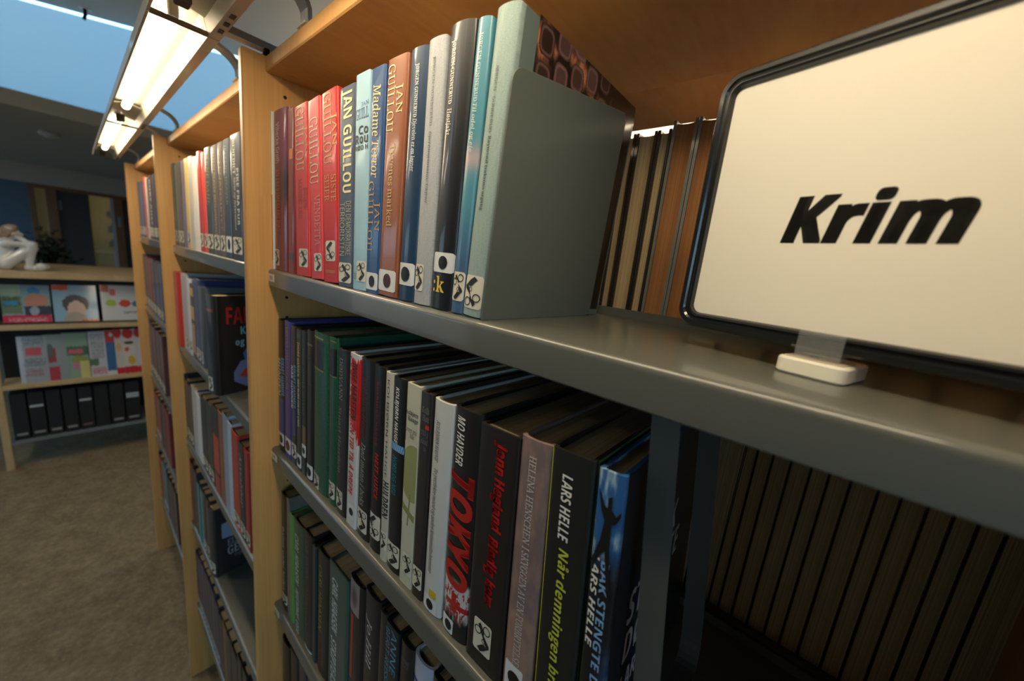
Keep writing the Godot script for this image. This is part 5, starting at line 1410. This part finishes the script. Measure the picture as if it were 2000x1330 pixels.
	["B1", "dark green book at the head of the middle bay top row", -0.8247, 1.7032, -0.035, 0.0439, 0.2355, 0.16, 0, [57, 85, 77], {"g": [0.045, 0.012, 0.08, 0.92, 0]}],
	["B1", "green-black book beside the dark green one in the middle bay", -0.7707, 1.7032, -0.034, 0.0629, 0.2373, 0.16, 0, [40, 48, 44], {"g": [0.045, 0.012, 0.08, 0.92, 0]}],
	["B1", "thin mauve-grey book beside the yellow one", -0.7155, 1.7032, -0.034, 0.0463, 0.235, 0.16, 0, [110, 96, 120], {}],
	["B1", "pale yellow book in the middle bay top row", -0.6667, 1.7032, -0.034, 0.05, 0.2358, 0.16, 0, [222, 196, 110], {"g": [0.045, 0.012, 0.08, 0.92, 0]}],
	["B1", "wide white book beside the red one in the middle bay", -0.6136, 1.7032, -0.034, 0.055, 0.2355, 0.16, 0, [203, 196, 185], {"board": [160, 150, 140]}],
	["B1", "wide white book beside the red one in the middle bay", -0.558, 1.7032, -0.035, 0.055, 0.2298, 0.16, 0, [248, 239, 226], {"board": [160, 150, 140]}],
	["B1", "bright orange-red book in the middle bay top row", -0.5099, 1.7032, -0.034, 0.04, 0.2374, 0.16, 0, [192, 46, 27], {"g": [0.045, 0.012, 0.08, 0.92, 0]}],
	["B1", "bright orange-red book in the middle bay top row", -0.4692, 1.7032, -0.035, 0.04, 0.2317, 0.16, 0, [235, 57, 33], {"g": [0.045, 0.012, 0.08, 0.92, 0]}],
	["B1", "grey-black book with gold scribbles beside the orange-red one", -0.4172, 1.7032, -0.034, 0.0628, 0.2361, 0.16, 0, [58, 60, 56], {"t": [["ARNE DAHL", "fi", 0.2231, 0.1118, 0.25, 0.65, [150, 136, 80], 0.2, "v"]], "g": [0.045, 0.012, 0.08, 0.92, 0]}],
	["B1", "grey-brown book with tan capitals in the middle bay", -0.3565, 1.7032, -0.034, 0.0575, 0.2335, 0.16, 0, [88, 76, 72], {"t": [["JEFFERY DEAVER KISTEDANSEREN", "s", 0.2252, 0.0417, 0.3, 0.62, [186, 166, 110], 0, "v"]], "g": [0.045, 0.012, 0.08, 0.92, 0]}],
	["B1", "brown book with faded tan letters in the middle bay", -0.3049, 1.7032, -0.034, 0.0445, 0.2335, 0.16, 0, [92, 78, 66], {"t": [["STENANSIKTET", "s", 0.2117, 0.0562, 0.3, 0.62, [160, 140, 100], 0, "v"]], "g": [0.045, 0.012, 0.08, 0.92, 0]}],
	["B1", "slate black book with a dot label in the middle bay", -0.2564, 1.7032, -0.034, 0.0512, 0.2334, 0.16, 0, [48, 58, 66], {"t": [["JEFFERY DEAVER", "s", 0.2239, 0.1083, 0.3, 0.6, [120, 130, 120], 0, "v"]], "o": [0.045, 0.012, 0.08, 0.92]}],
	["B1", "black book with white lettering beside the first upright", -0.1929, 1.7032, -0.034, 0.0747, 0.2345, 0.16, 0, [34, 36, 40], {"t": [["BENEDICT", "fb", 0.2255, 0.1635, 0.3, 0.52, [206, 206, 196], 0.1, "v"], ["Slow og forsvunnet", "fi", 0.1579, 0.0584, 0.3, 0.52, [200, 200, 190], 0.2, "v"], ["PIKE FRA PUR", "sb", 0.1727, 0.0682, 0.6, 0.8, [190, 190, 184], 0, "v"]], "g": [0.045, 0.012, 0.08, 0.92, 0]}],
	["B2", "thin red book at the head of the middle bay second row", -0.8713, 1.3782, -0.024, 0.0507, 0.2405, 0.16, 0, [196, 44, 30], {}],
	["B2", "off-white book beside the wide white one in second row", -0.8263, 1.3782, -0.034, 0.0382, 0.242, 0.2, 0, [196, 190, 176], {}],
	["B2", "wide white book with pale blue shade in second row", -0.7833, 1.3782, -0.034, 0.0465, 0.2374, 0.2, 0, [183, 185, 189], {"g": [0.045, 0.012, 0.08, 0.92, 0], "board": [60, 90, 150]}],
	["B2", "wide white book with pale blue shade in second row", -0.7363, 1.3782, -0.035, 0.0465, 0.2317, 0.2, 0, [224, 226, 231], {"g": [0.045, 0.012, 0.08, 0.92, 0], "board": [60, 90, 150]}],
	["B2", "dark book with two ochre bands in the middle bay", -0.6839, 1.3782, -0.034, 0.0571, 0.2228, 0.2, 0, [60, 54, 52], {"bands": [[0.2124, 0.1886, 0, 1, [206, 160, 80]], [0.1586, 0.119, 0, 1, [206, 160, 80]], [0.1068, 0.0161, 0, 1, [180, 140, 110]]]}],
	["B2", "blue book beside the turned black book", -0.6247, 1.3782, -0.034, 0.0601, 0.2436, 0.2, 0, [60, 76, 110], {"g": [0.045, 0.012, 0.08, 0.92, 0], "board": [34, 60, 120]}],
	["B2", "thin grey book beside the turned black book", -0.5784, 1.3782, -0.034, 0.0313, 0.2276, 0.2, 0, [90, 96, 104], {"g": [0.045, 0.012, 0.08, 0.92, 0]}],
	["B3", "thin black book at the head of the middle bay third row", -0.8941, 1.0381, -0.034, 0.0051, 0.2341, 0.16, 0, [30, 28, 30], {"g": [0.045, 0.012, 0.08, 0.92, 0]}],
	["B3", "brown-black book, second in the middle bay third row", -0.865, 1.0381, -0.034, 0.052, 0.2204, 0.16, 0, [38, 34, 34], {"g": [0.045, 0.012, 0.08, 0.92, 0]}],
	["B3", "black book right before the tall white one in third row", -0.8096, 1.0381, -0.034, 0.0575, 0.2169, 0.16, 0, [28, 26, 28], {"g": [0.045, 0.012, 0.08, 0.92, 0]}],
	["B3", "tall white book with grey marks in the middle bay third row", -0.7485, 1.0381, -0.034, 0.0635, 0.2262, 0.18, 0, [185, 183, 181], {"board": [40, 60, 130]}],
	["B3", "tall white book with grey marks in the middle bay third row", -0.6844, 1.0381, -0.035, 0.0635, 0.2208, 0.18, 0, [226, 224, 222], {"board": [40, 60, 130]}],
	["B3", "charcoal book beside the tall white one in third row", -0.6151, 1.0381, -0.034, 0.0739, 0.2353, 0.16, 0, [40, 42, 44], {"g": [0.045, 0.012, 0.08, 0.92, 0]}],
	["B3", "olive-black book with a gold line in the third row", -0.5405, 1.0381, -0.034, 0.0741, 0.2441, 0.16, 0, [52, 52, 40], {"g": [0.045, 0.012, 0.08, 0.92, 0]}],
	["B3", "black book with orange-red lower half in the third row", -0.4688, 1.0381, -0.034, 0.0681, 0.2563, 0.16, 0, [46, 30, 26], {"bands": [[0.176, 0.068, 0.1, 0.95, [206, 64, 36]], [0.0586, -0.0037, 0.1, 0.95, [180, 50, 32]]]}],
	["B3", "russet book beside the pale blue-white one", -0.4105, 1.0381, -0.034, 0.0474, 0.2635, 0.16, 0, [150, 90, 60], {}],
	["B3", "pale blue-white book with bent corner in the third row", -0.3669, 1.0381, -0.034, 0.0387, 0.2722, 0.17, 0, [158, 167, 180], {"board": [210, 214, 220]}],
	["B3", "pale blue-white book with bent corner in the third row", -0.3276, 1.0381, -0.035, 0.0387, 0.2657, 0.17, 0, [193, 204, 220], {"board": [210, 214, 220]}],
	["B3", "orange-red book in the third row", -0.2787, 1.0381, -0.034, 0.0578, 0.2581, 0.16, 0, [190, 58, 38], {"g": [0.045, 0.012, 0.08, 0.92, 0]}],
	["B3", "black book with grey script in the third row", -0.2266, 1.0381, -0.034, 0.0454, 0.2495, 0.16, 0, [34, 32, 34], {"t": [["Arnaldur", "fi", 0.2279, 0.089, 0.3, 0.7, [170, 168, 164], 0.2, "v"]], "g": [0.045, 0.012, 0.08, 0.92, 0]}],
	["B3", "dark red book beside the first upright in third row", -0.1858, 1.0381, -0.034, 0.0349, 0.2517, 0.16, 0, [170, 36, 30], {"g": [0.045, 0.012, 0.08, 0.92, 0]}],
	["B4", "red book at the head of the middle bay fourth row", -0.892, 0.703, -0.034, 0.0095, 0.2497, 0.17, 0, [176, 34, 28], {"g": [0.045, 0.012, 0.08, 0.92, 0]}],
	["B4", "black book beside the red one in fourth row", -0.8606, 0.703, -0.034, 0.0521, 0.2479, 0.16, 0, [34, 34, 40], {}],
	["B4", "blue-black book in the fourth row", -0.8112, 0.703, -0.034, 0.0455, 0.2413, 0.16, 0, [46, 50, 58], {}],
	["B4", "black and teal book in the fourth row", -0.7675, 0.703, -0.034, 0.0407, 0.2187, 0.16, 0, [36, 63, 72], {"bands": [[0.1957, 0.1179, 0.1, 1, [50, 110, 120]], [-0.0025, 0.34, 0.3, 1, [40, 150, 160]]]}],
	["B4", "black and teal book in the fourth row", -0.7262, 0.703, -0.035, 0.0407, 0.2135, 0.16, 0, [44, 77, 88], {"bands": [[0.1957, 0.1179, 0.1, 1, [50, 110, 120]], [-0.0025, 0.34, 0.3, 1, [40, 150, 160]]]}],
	["B4", "grey-brown book in the fourth row", -0.6855, 0.703, -0.034, 0.0393, 0.223, 0.16, 0, [59, 50, 48], {"g": [0.045, 0.012, 0.08, 0.92, 0]}],
	["B4", "grey-brown book in the fourth row", -0.6456, 0.703, -0.035, 0.0393, 0.2177, 0.16, 0, [72, 61, 59], {"g": [0.045, 0.012, 0.08, 0.92, 0]}],
	["B5", "navy set volume, first in the middle bay bottom row", -0.8758, 0.338, -0.034, 0.0418, 0.2367, 0.16, 0, [44, 44, 84], {"g": [0.045, 0.012, 0.08, 0.92, 0]}],
	["B5", "navy set volume, second in the middle bay bottom row", -0.8288, 0.338, -0.034, 0.0511, 0.2415, 0.16, 0, [50, 50, 88], {"g": [0.045, 0.012, 0.08, 0.92, 0]}],
	["B5", "navy set volume, third in the middle bay bottom row", -0.7783, 0.338, -0.034, 0.0488, 0.2477, 0.16, 0, [60, 62, 84], {"g": [0.045, 0.012, 0.08, 0.92, 0]}],
	["B5", "slate volume, fourth in the middle bay bottom row", -0.7281, 0.338, -0.034, 0.0505, 0.2509, 0.16, 0, [56, 58, 70], {"g": [0.045, 0.012, 0.08, 0.92, 0]}],
	["B5", "slate volume, fifth in the middle bay bottom row", -0.6782, 0.338, -0.034, 0.0481, 0.2554, 0.16, 0, [60, 62, 76], {"g": [0.045, 0.012, 0.08, 0.92, 0]}],
	["B5", "slate volume, sixth in the middle bay bottom row", -0.6288, 0.338, -0.034, 0.0494, 0.251, 0.16, 0, [66, 68, 80], {"g": [0.045, 0.012, 0.08, 0.92, 0]}],
	["B5", "slate volume, seventh in the middle bay bottom row", -0.58, 0.338, -0.034, 0.047, 0.2383, 0.16, 0, [56, 58, 74], {"g": [0.045, 0.012, 0.08, 0.92, 0]}],
	["B5", "charcoal volume, eighth in the middle bay bottom row", -0.5303, 0.338, -0.034, 0.0512, 0.2287, 0.16, 0, [48, 44, 46], {}],
	["B5", "ochre and black book in the middle bay bottom row", -0.4829, 0.338, -0.034, 0.0425, 0.2292, 0.16, 0, [110, 90, 40], {}],
	["B5", "dark plum book near the end of the middle bay bottom row", -0.435, 0.338, -0.034, 0.0521, 0.232, 0.16, 0, [50, 44, 52], {}],
	["B5", "black book near the end of the middle bay bottom row", -0.3732, 0.338, -0.034, 0.0704, 0.2312, 0.16, 0, [40, 38, 44], {}],
	["B5", "black book at the end of the middle bay bottom row", -0.3164, 0.338, -0.034, 0.0419, 0.262, 0.16, 0, [27, 25, 25], {}],
	["B5", "black book at the end of the middle bay bottom row", -0.2739, 0.338, -0.035, 0.0419, 0.2557, 0.16, 0, [33, 30, 30], {}],
	["C1", "navy book at the head of the far bay top row", -1.7797, 1.7032, -0.034, 0.0339, 0.2399, 0.16, 0, [48, 60, 100], {"g": [0.045, 0.012, 0.08, 0.92, 0]}],
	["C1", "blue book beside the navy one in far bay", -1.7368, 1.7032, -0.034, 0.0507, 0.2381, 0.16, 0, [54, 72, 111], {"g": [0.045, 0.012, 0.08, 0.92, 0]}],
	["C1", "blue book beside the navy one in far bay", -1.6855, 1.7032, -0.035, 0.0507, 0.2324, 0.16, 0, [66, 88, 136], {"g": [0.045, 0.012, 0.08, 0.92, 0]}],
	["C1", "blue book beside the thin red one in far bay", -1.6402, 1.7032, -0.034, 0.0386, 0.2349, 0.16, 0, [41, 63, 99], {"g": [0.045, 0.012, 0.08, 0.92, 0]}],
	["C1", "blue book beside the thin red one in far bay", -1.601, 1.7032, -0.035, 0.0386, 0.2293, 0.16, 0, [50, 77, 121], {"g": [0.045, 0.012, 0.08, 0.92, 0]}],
	["C1", "thin red book in the far bay top row", -1.5524, 1.7032, -0.034, 0.0573, 0.2471, 0.16, 0, [200, 60, 50], {}],
	["C1", "thin cream book in the far bay top row", -1.4958, 1.7032, -0.034, 0.0547, 0.2414, 0.16, 0, [196, 186, 170], {"g": [0.045, 0.012, 0.08, 0.92, 0]}],
	["C1", "brown book in the far bay top row", -1.4343, 1.7032, -0.034, 0.0671, 0.2355, 0.16, 0, [70, 60, 54], {"g": [0.045, 0.012, 0.08, 0.92, 0]}],
	["C1", "dark red-brown book with white letters in the far bay", -1.3742, 1.7032, -0.034, 0.0518, 0.2411, 0.16, 0, [54, 30, 32], {"t": [["KURT AUST", "sb", 0.2262, 0.0548, 0.3, 0.7, [210, 204, 200], 0.1, "v"]], "g": [0.045, 0.012, 0.08, 0.92, 0]}],
	["C1", "dark red-brown book with white letters in the far bay", -1.3218, 1.7032, -0.035, 0.0518, 0.2353, 0.16, 0, [66, 37, 39], {"g": [0.045, 0.012, 0.08, 0.92, 0]}],
	["C1", "charcoal book beside the second upright in far bay", -1.2725, 1.7032, -0.034, 0.0455, 0.2397, 0.16, 0, [48, 45, 45], {"g": [0.045, 0.012, 0.08, 0.92, 0]}],
	["C1", "charcoal book beside the second upright in far bay", -1.2264, 1.7032, -0.035, 0.0455, 0.234, 0.16, 0, [59, 55, 55], {"g": [0.045, 0.012, 0.08, 0.92, 0]}],
	["C1", "charcoal book beside the second upright in far bay", -1.1804, 1.7032, -0.034, 0.0455, 0.2369, 0.16, 0, [55, 51, 51], {"g": [0.045, 0.012, 0.08, 0.92, 0]}],
	["C2", "black book at the head of the far bay second row", -1.7889, 1.3782, -0.034, 0.0157, 0.2428, 0.16, 0, [40, 40, 38], {"g": [0.045, 0.012, 0.08, 0.92, 0]}],
	["C2", "charcoal book in the far bay second row", -1.7579, 1.3782, -0.034, 0.0451, 0.239, 0.16, 0, [46, 48, 46], {"g": [0.045, 0.012, 0.08, 0.92, 0]}],
	["C2", "charcoal book in the far bay second row", -1.7121, 1.3782, -0.035, 0.0451, 0.2333, 0.16, 0, [57, 59, 57], {"g": [0.045, 0.012, 0.08, 0.92, 0]}],
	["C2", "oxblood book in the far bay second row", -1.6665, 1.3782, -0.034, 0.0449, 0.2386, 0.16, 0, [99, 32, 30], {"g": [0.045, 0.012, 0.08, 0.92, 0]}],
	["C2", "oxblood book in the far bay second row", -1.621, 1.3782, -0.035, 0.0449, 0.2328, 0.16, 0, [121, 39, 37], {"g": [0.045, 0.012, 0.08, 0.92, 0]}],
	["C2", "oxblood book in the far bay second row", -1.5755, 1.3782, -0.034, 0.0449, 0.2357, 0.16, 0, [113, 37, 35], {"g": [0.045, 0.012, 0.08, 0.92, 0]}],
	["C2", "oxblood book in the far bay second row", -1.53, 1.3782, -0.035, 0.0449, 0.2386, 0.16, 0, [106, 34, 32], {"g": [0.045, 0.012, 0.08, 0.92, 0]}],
	["C2", "slate violet book in the far bay second row", -1.4778, 1.3782, -0.034, 0.0584, 0.2379, 0.16, 0, [50, 48, 61], {"g": [0.045, 0.012, 0.08, 0.92, 0]}],
	["C2", "slate violet book in the far bay second row", -1.4187, 1.3782, -0.035, 0.0584, 0.2322, 0.16, 0, [61, 59, 74], {"g": [0.045, 0.012, 0.08, 0.92, 0]}],
	["C2", "grey book beside second upright in far bay second row", -1.359, 1.3782, -0.034, 0.0597, 0.2382, 0.16, 0, [63, 66, 75], {"g": [0.045, 0.012, 0.08, 0.92, 0]}],
	["C2", "grey book beside second upright in far bay second row", -1.2987, 1.3782, -0.035, 0.0597, 0.2325, 0.16, 0, [77, 81, 92], {"g": [0.045, 0.012, 0.08, 0.92, 0]}],
	["C3", "grey-mauve book at the head of the far bay third row", -1.7767, 1.0381, -0.034, 0.04, 0.2637, 0.16, 0, [80, 70, 76], {"g": [0.045, 0.012, 0.08, 0.92, 0]}],
	["C3", "maroon book in the far bay third row", -1.7262, 1.0381, -0.034, 0.0598, 0.2605, 0.16, 0, [75, 30, 39], {"g": [0.045, 0.012, 0.08, 0.92, 0]}],
	["C3", "maroon book in the far bay third row", -1.6658, 1.0381, -0.035, 0.0598, 0.2543, 0.16, 0, [92, 37, 48], {"g": [0.045, 0.012, 0.08, 0.92, 0]}],
	["C3", "plum book in the far bay third row", -1.604, 1.0381, -0.034, 0.0626, 0.2665, 0.16, 0, [54, 30, 45], {"g": [0.045, 0.012, 0.08, 0.92, 0]}],
	["C3", "plum book in the far bay third row", -1.5407, 1.0381, -0.035, 0.0626, 0.2601, 0.16, 0, [66, 37, 55], {"g": [0.045, 0.012, 0.08, 0.92, 0]}],
	["C3", "reddish brown book in the far bay third row", -1.4852, 1.0381, -0.034, 0.0471, 0.2694, 0.16, 0, [81, 41, 39], {"g": [0.045, 0.012, 0.08, 0.92, 0]}],
	["C3", "reddish brown book in the far bay third row", -1.4376, 1.0381, -0.035, 0.0471, 0.263, 0.16, 0, [99, 50, 48], {"g": [0.045, 0.012, 0.08, 0.92, 0]}],
	["C3", "reddish brown book in the far bay third row", -1.3899, 1.0381, -0.034, 0.0471, 0.2662, 0.16, 0, [93, 47, 45], {"g": [0.045, 0.012, 0.08, 0.92, 0]}],
	["C4", "plum book at the head of the far bay fourth row", -1.784, 0.703, -0.034, 0.0254, 0.2368, 0.16, 0, [56, 34, 50], {}],
	["C4", "brick red book in the far bay fourth row", -1.7484, 0.703, -0.034, 0.0446, 0.2402, 0.16, 0, [108, 36, 30], {"g": [0.045, 0.012, 0.08, 0.92, 0]}],
	["C4", "brick red book in the far bay fourth row", -1.7032, 0.703, -0.035, 0.0446, 0.2344, 0.16, 0, [132, 44, 37], {"g": [0.045, 0.012, 0.08, 0.92, 0]}],
	["C4", "brick red book in the far bay fourth row", -1.658, 0.703, -0.034, 0.0446, 0.2373, 0.16, 0, [124, 41, 35], {"g": [0.045, 0.012, 0.08, 0.92, 0]}],
	["C4", "dark plum book in the far bay fourth row", -1.6044, 0.703, -0.034, 0.0615, 0.2504, 0.16, 0, [45, 30, 36], {}],
	["C4", "dark plum book in the far bay fourth row", -1.5423, 0.703, -0.035, 0.0615, 0.2443, 0.16, 0, [55, 37, 44], {}],
	["C4", "dark red book beside second upright in far bay fourth row", -1.4833, 0.703, -0.034, 0.0553, 0.2641, 0.16, 0, [108, 32, 30], {}],
	["C4", "dark red book beside second upright in far bay fourth row", -1.4274, 0.703, -0.035, 0.0553, 0.2577, 0.16, 0, [132, 39, 37], {}],
	["C4", "dark red book beside second upright in far bay fourth row", -1.3715, 0.703, -0.034, 0.0553, 0.2609, 0.16, 0, [124, 37, 35], {}],
	["C5", "black book at the head of the far bay bottom row", -1.7924, 0.338, -0.034, 0.0085, 0.2562, 0.16, 0, [36, 32, 34], {}],
	["C5", "brick red book in the far bay bottom row", -1.7624, 0.338, -0.034, 0.0504, 0.2424, 0.16, 0, [117, 45, 41], {}],
	["C5", "brick red book in the far bay bottom row", -1.7113, 0.338, -0.035, 0.0504, 0.2366, 0.16, 0, [143, 55, 50], {}],
	["C5", "teal blue book in the far bay bottom row", -1.658, 0.338, -0.034, 0.055, 0.2617, 0.16, 0, [54, 99, 113], {"g": [0.045, 0.012, 0.08, 0.92, 0]}],
	["C5", "teal blue book in the far bay bottom row", -1.6025, 0.338, -0.035, 0.055, 0.2555, 0.16, 0, [66, 121, 138], {"g": [0.045, 0.012, 0.08, 0.92, 0]}],
	["C5", "charcoal book in the far bay bottom row", -1.5528, 0.338, -0.034, 0.0433, 0.2494, 0.16, 0, [41, 39, 45], {}],
	["C5", "charcoal book in the far bay bottom row", -1.5089, 0.338, -0.035, 0.0433, 0.2434, 0.16, 0, [50, 48, 55], {}],
	["C5", "charcoal book in the far bay bottom row", -1.465, 0.338, -0.034, 0.0433, 0.2464, 0.16, 0, [47, 45, 51], {}],
	["C5", "maroon book beside second upright in far bay bottom row", -1.4187, 0.338, -0.034, 0.0481, 0.2647, 0.16, 0, [63, 39, 43], {}],
	["C5", "maroon book beside second upright in far bay bottom row", -1.3701, 0.338, -0.035, 0.0481, 0.2583, 0.16, 0, [77, 48, 52], {}],
	["C5", "maroon book beside second upright in far bay bottom row", -1.3214, 0.338, -0.034, 0.0481, 0.2615, 0.16, 0, [72, 45, 49], {}],
	["F1", "page edges of a book with black boards, beside the bookend", 0.4851, 1.7032, -0.29, 0.0159, 0.2262, 0.155, 0, [24, 24, 24], {"bulge": 0.003}],
	["F1", "page edges of a book with black boards, second from the bookend", 0.5069, 1.7032, -0.29, 0.026, 0.2262, 0.155, 0, [24, 24, 24], {"bulge": 0.003}],
	["F1", "page edges of a book with black boards next to the grey pair", 0.5288, 1.7032, -0.29, 0.0162, 0.2262, 0.155, 0, [28, 28, 28], {"bulge": 0.003}],
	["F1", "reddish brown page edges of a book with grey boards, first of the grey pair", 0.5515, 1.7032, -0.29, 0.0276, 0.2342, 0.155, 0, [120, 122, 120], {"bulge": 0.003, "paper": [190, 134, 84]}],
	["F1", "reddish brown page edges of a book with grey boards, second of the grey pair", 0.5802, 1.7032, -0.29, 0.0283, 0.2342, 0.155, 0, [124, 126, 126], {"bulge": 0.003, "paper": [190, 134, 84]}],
	["F1", "page edges of a book with dark boards right behind the lettered sign", 0.6138, 1.7032, -0.29, 0.0372, 0.232, 0.155, 0, [26, 26, 26], {"bulge": 0.003}],
	["F1", "page edges of a book with dark boards, second behind the lettered sign", 0.6558, 1.7032, -0.29, 0.0452, 0.228, 0.155, 0, [30, 28, 28], {"bulge": 0.003}],
	["F1", "page edges of a book with dark boards, third behind the lettered sign", 0.6988, 1.7032, -0.29, 0.0392, 0.224, 0.155, 0, [40, 40, 44], {"bulge": 0.003}],
	["F1", "page edges of a book with dark boards, fourth behind the lettered sign", 0.7438, 1.7032, -0.29, 0.0492, 0.232, 0.155, 0, [26, 26, 26], {"bulge": 0.003}],
	["F1", "page edges of a book with dark boards, fifth behind the lettered sign", 0.7858, 1.7032, -0.29, 0.0332, 0.228, 0.155, 0, [40, 36, 34], {"bulge": 0.003}],
	["F1", "page edges of a book with dark boards, sixth behind the lettered sign", 0.8238, 1.7032, -0.29, 0.0412, 0.224, 0.155, 0, [28, 28, 30], {"bulge": 0.003}],
	["F1", "page edges of a book with dark boards, last behind the lettered sign", 0.8628, 1.7032, -0.29, 0.0352, 0.232, 0.155, 0, [34, 30, 28], {"bulge": 0.003}],
	["F2", "page edges of a dim book facing the other aisle on the second shelf", 0.3991, 1.3782, -0.29, 0.0292, 0.225, 0.155, 0, [30, 26, 24], {"bulge": 0.003, "soft": 1}],
	["F2", "page edges of a dim book facing the other aisle on the second shelf", 0.4291, 1.3782, -0.29, 0.0292, 0.207, 0.155, 0, [36, 30, 26], {"bulge": 0.003, "soft": 1}],
	["F2", "page edges of a dim book facing the other aisle on the second shelf", 0.4591, 1.3782, -0.29, 0.0292, 0.213, 0.155, 0, [26, 26, 28], {"bulge": 0.003, "soft": 1}],
	["F2", "page edges of a dim book facing the other aisle on the second shelf", 0.4891, 1.3782, -0.29, 0.0292, 0.219, 0.155, 0, [30, 26, 24], {"bulge": 0.003, "soft": 1}],
	["F2", "page edges of a dim book facing the other aisle on the second shelf", 0.5191, 1.3782, -0.29, 0.0292, 0.225, 0.155, 0, [36, 30, 26], {"bulge": 0.003, "soft": 1}],
	["F2", "page edges of a dim book facing the other aisle on the second shelf", 0.5491, 1.3782, -0.29, 0.0292, 0.207, 0.155, 0, [26, 26, 28], {"bulge": 0.003, "soft": 1}],
	["F2", "page edges of a dim book facing the other aisle on the second shelf", 0.5791, 1.3782, -0.29, 0.0292, 0.213, 0.155, 0, [30, 26, 24], {"bulge": 0.003, "soft": 1}],
	["F2", "page edges of a dim book facing the other aisle on the second shelf", 0.6091, 1.3782, -0.29, 0.0292, 0.219, 0.155, 0, [36, 30, 26], {"bulge": 0.003, "soft": 1}],
	["F2", "page edges of a dim book facing the other aisle on the second shelf", 0.6391, 1.3782, -0.29, 0.0292, 0.225, 0.155, 0, [26, 26, 28], {"bulge": 0.003, "soft": 1}],
	["F2", "page edges of a dim book facing the other aisle on the second shelf", 0.6691, 1.3782, -0.29, 0.0292, 0.207, 0.155, 0, [30, 26, 24], {"bulge": 0.003, "soft": 1}],
	["F2", "page edges of a dim book facing the other aisle on the second shelf", 0.6874, 1.3782, -0.29, 0.0118, 0.219, 0.155, 0, [26, 26, 28], {"bulge": 0.003, "soft": 1}],
	["F2", "page edges of a dim book facing the other aisle on the second shelf", 0.7006, 1.3782, -0.29, 0.0131, 0.225, 0.155, 0, [30, 26, 24], {"bulge": 0.003, "soft": 1}],
	["F2", "page edges of a dim book facing the other aisle on the second shelf", 0.7155, 1.3782, -0.29, 0.0149, 0.207, 0.155, 0, [36, 30, 26], {"bulge": 0.003, "soft": 1}],
	["F2", "page edges of a dim book facing the other aisle on the second shelf", 0.7316, 1.3782, -0.29, 0.0158, 0.213, 0.155, 0, [26, 26, 28], {"bulge": 0.003, "soft": 1}],
	["F2", "page edges of a dim book facing the other aisle on the second shelf", 0.747, 1.3782, -0.29, 0.0135, 0.219, 0.155, 0, [30, 26, 24], {"bulge": 0.003, "soft": 1}],
	["F2", "page edges of a dim book facing the other aisle on the second shelf", 0.7622, 1.3782, -0.29, 0.0153, 0.225, 0.155, 0, [36, 30, 26], {"bulge": 0.003, "soft": 1}],
	["F2", "page edges of a dim book facing the other aisle on the second shelf", 0.7799, 1.3782, -0.29, 0.0184, 0.207, 0.155, 0, [26, 26, 28], {"bulge": 0.003, "soft": 1}],
	["F2", "page edges of a dim book facing the other aisle on the second shelf", 0.797, 1.3782, -0.29, 0.0142, 0.213, 0.155, 0, [30, 26, 24], {"bulge": 0.003, "soft": 1}],
	["F2", "page edges of a dim book facing the other aisle on the second shelf", 0.8128, 1.3782, -0.29, 0.0158, 0.219, 0.155, 0, [36, 30, 26], {"bulge": 0.003, "soft": 1}],
	["F2", "page edges of a dim book facing the other aisle on the second shelf", 0.8287, 1.3782, -0.29, 0.0144, 0.225, 0.155, 0, [26, 26, 28], {"bulge": 0.003, "soft": 1}],
	["F2", "page edges of a dim book facing the other aisle on the second shelf", 0.8432, 1.3782, -0.29, 0.0129, 0.207, 0.155, 0, [30, 26, 24], {"bulge": 0.003, "soft": 1}],
	["F2", "page edges of a dim book facing the other aisle on the second shelf", 0.8573, 1.3782, -0.29, 0.0138, 0.213, 0.155, 0, [36, 30, 26], {"bulge": 0.003, "soft": 1}],
	["F2", "page edges of a dim book facing the other aisle on the second shelf", 0.8846, 1.3782, -0.29, 0.0392, 0.219, 0.155, 0, [26, 26, 28], {"bulge": 0.003, "soft": 1}],
]
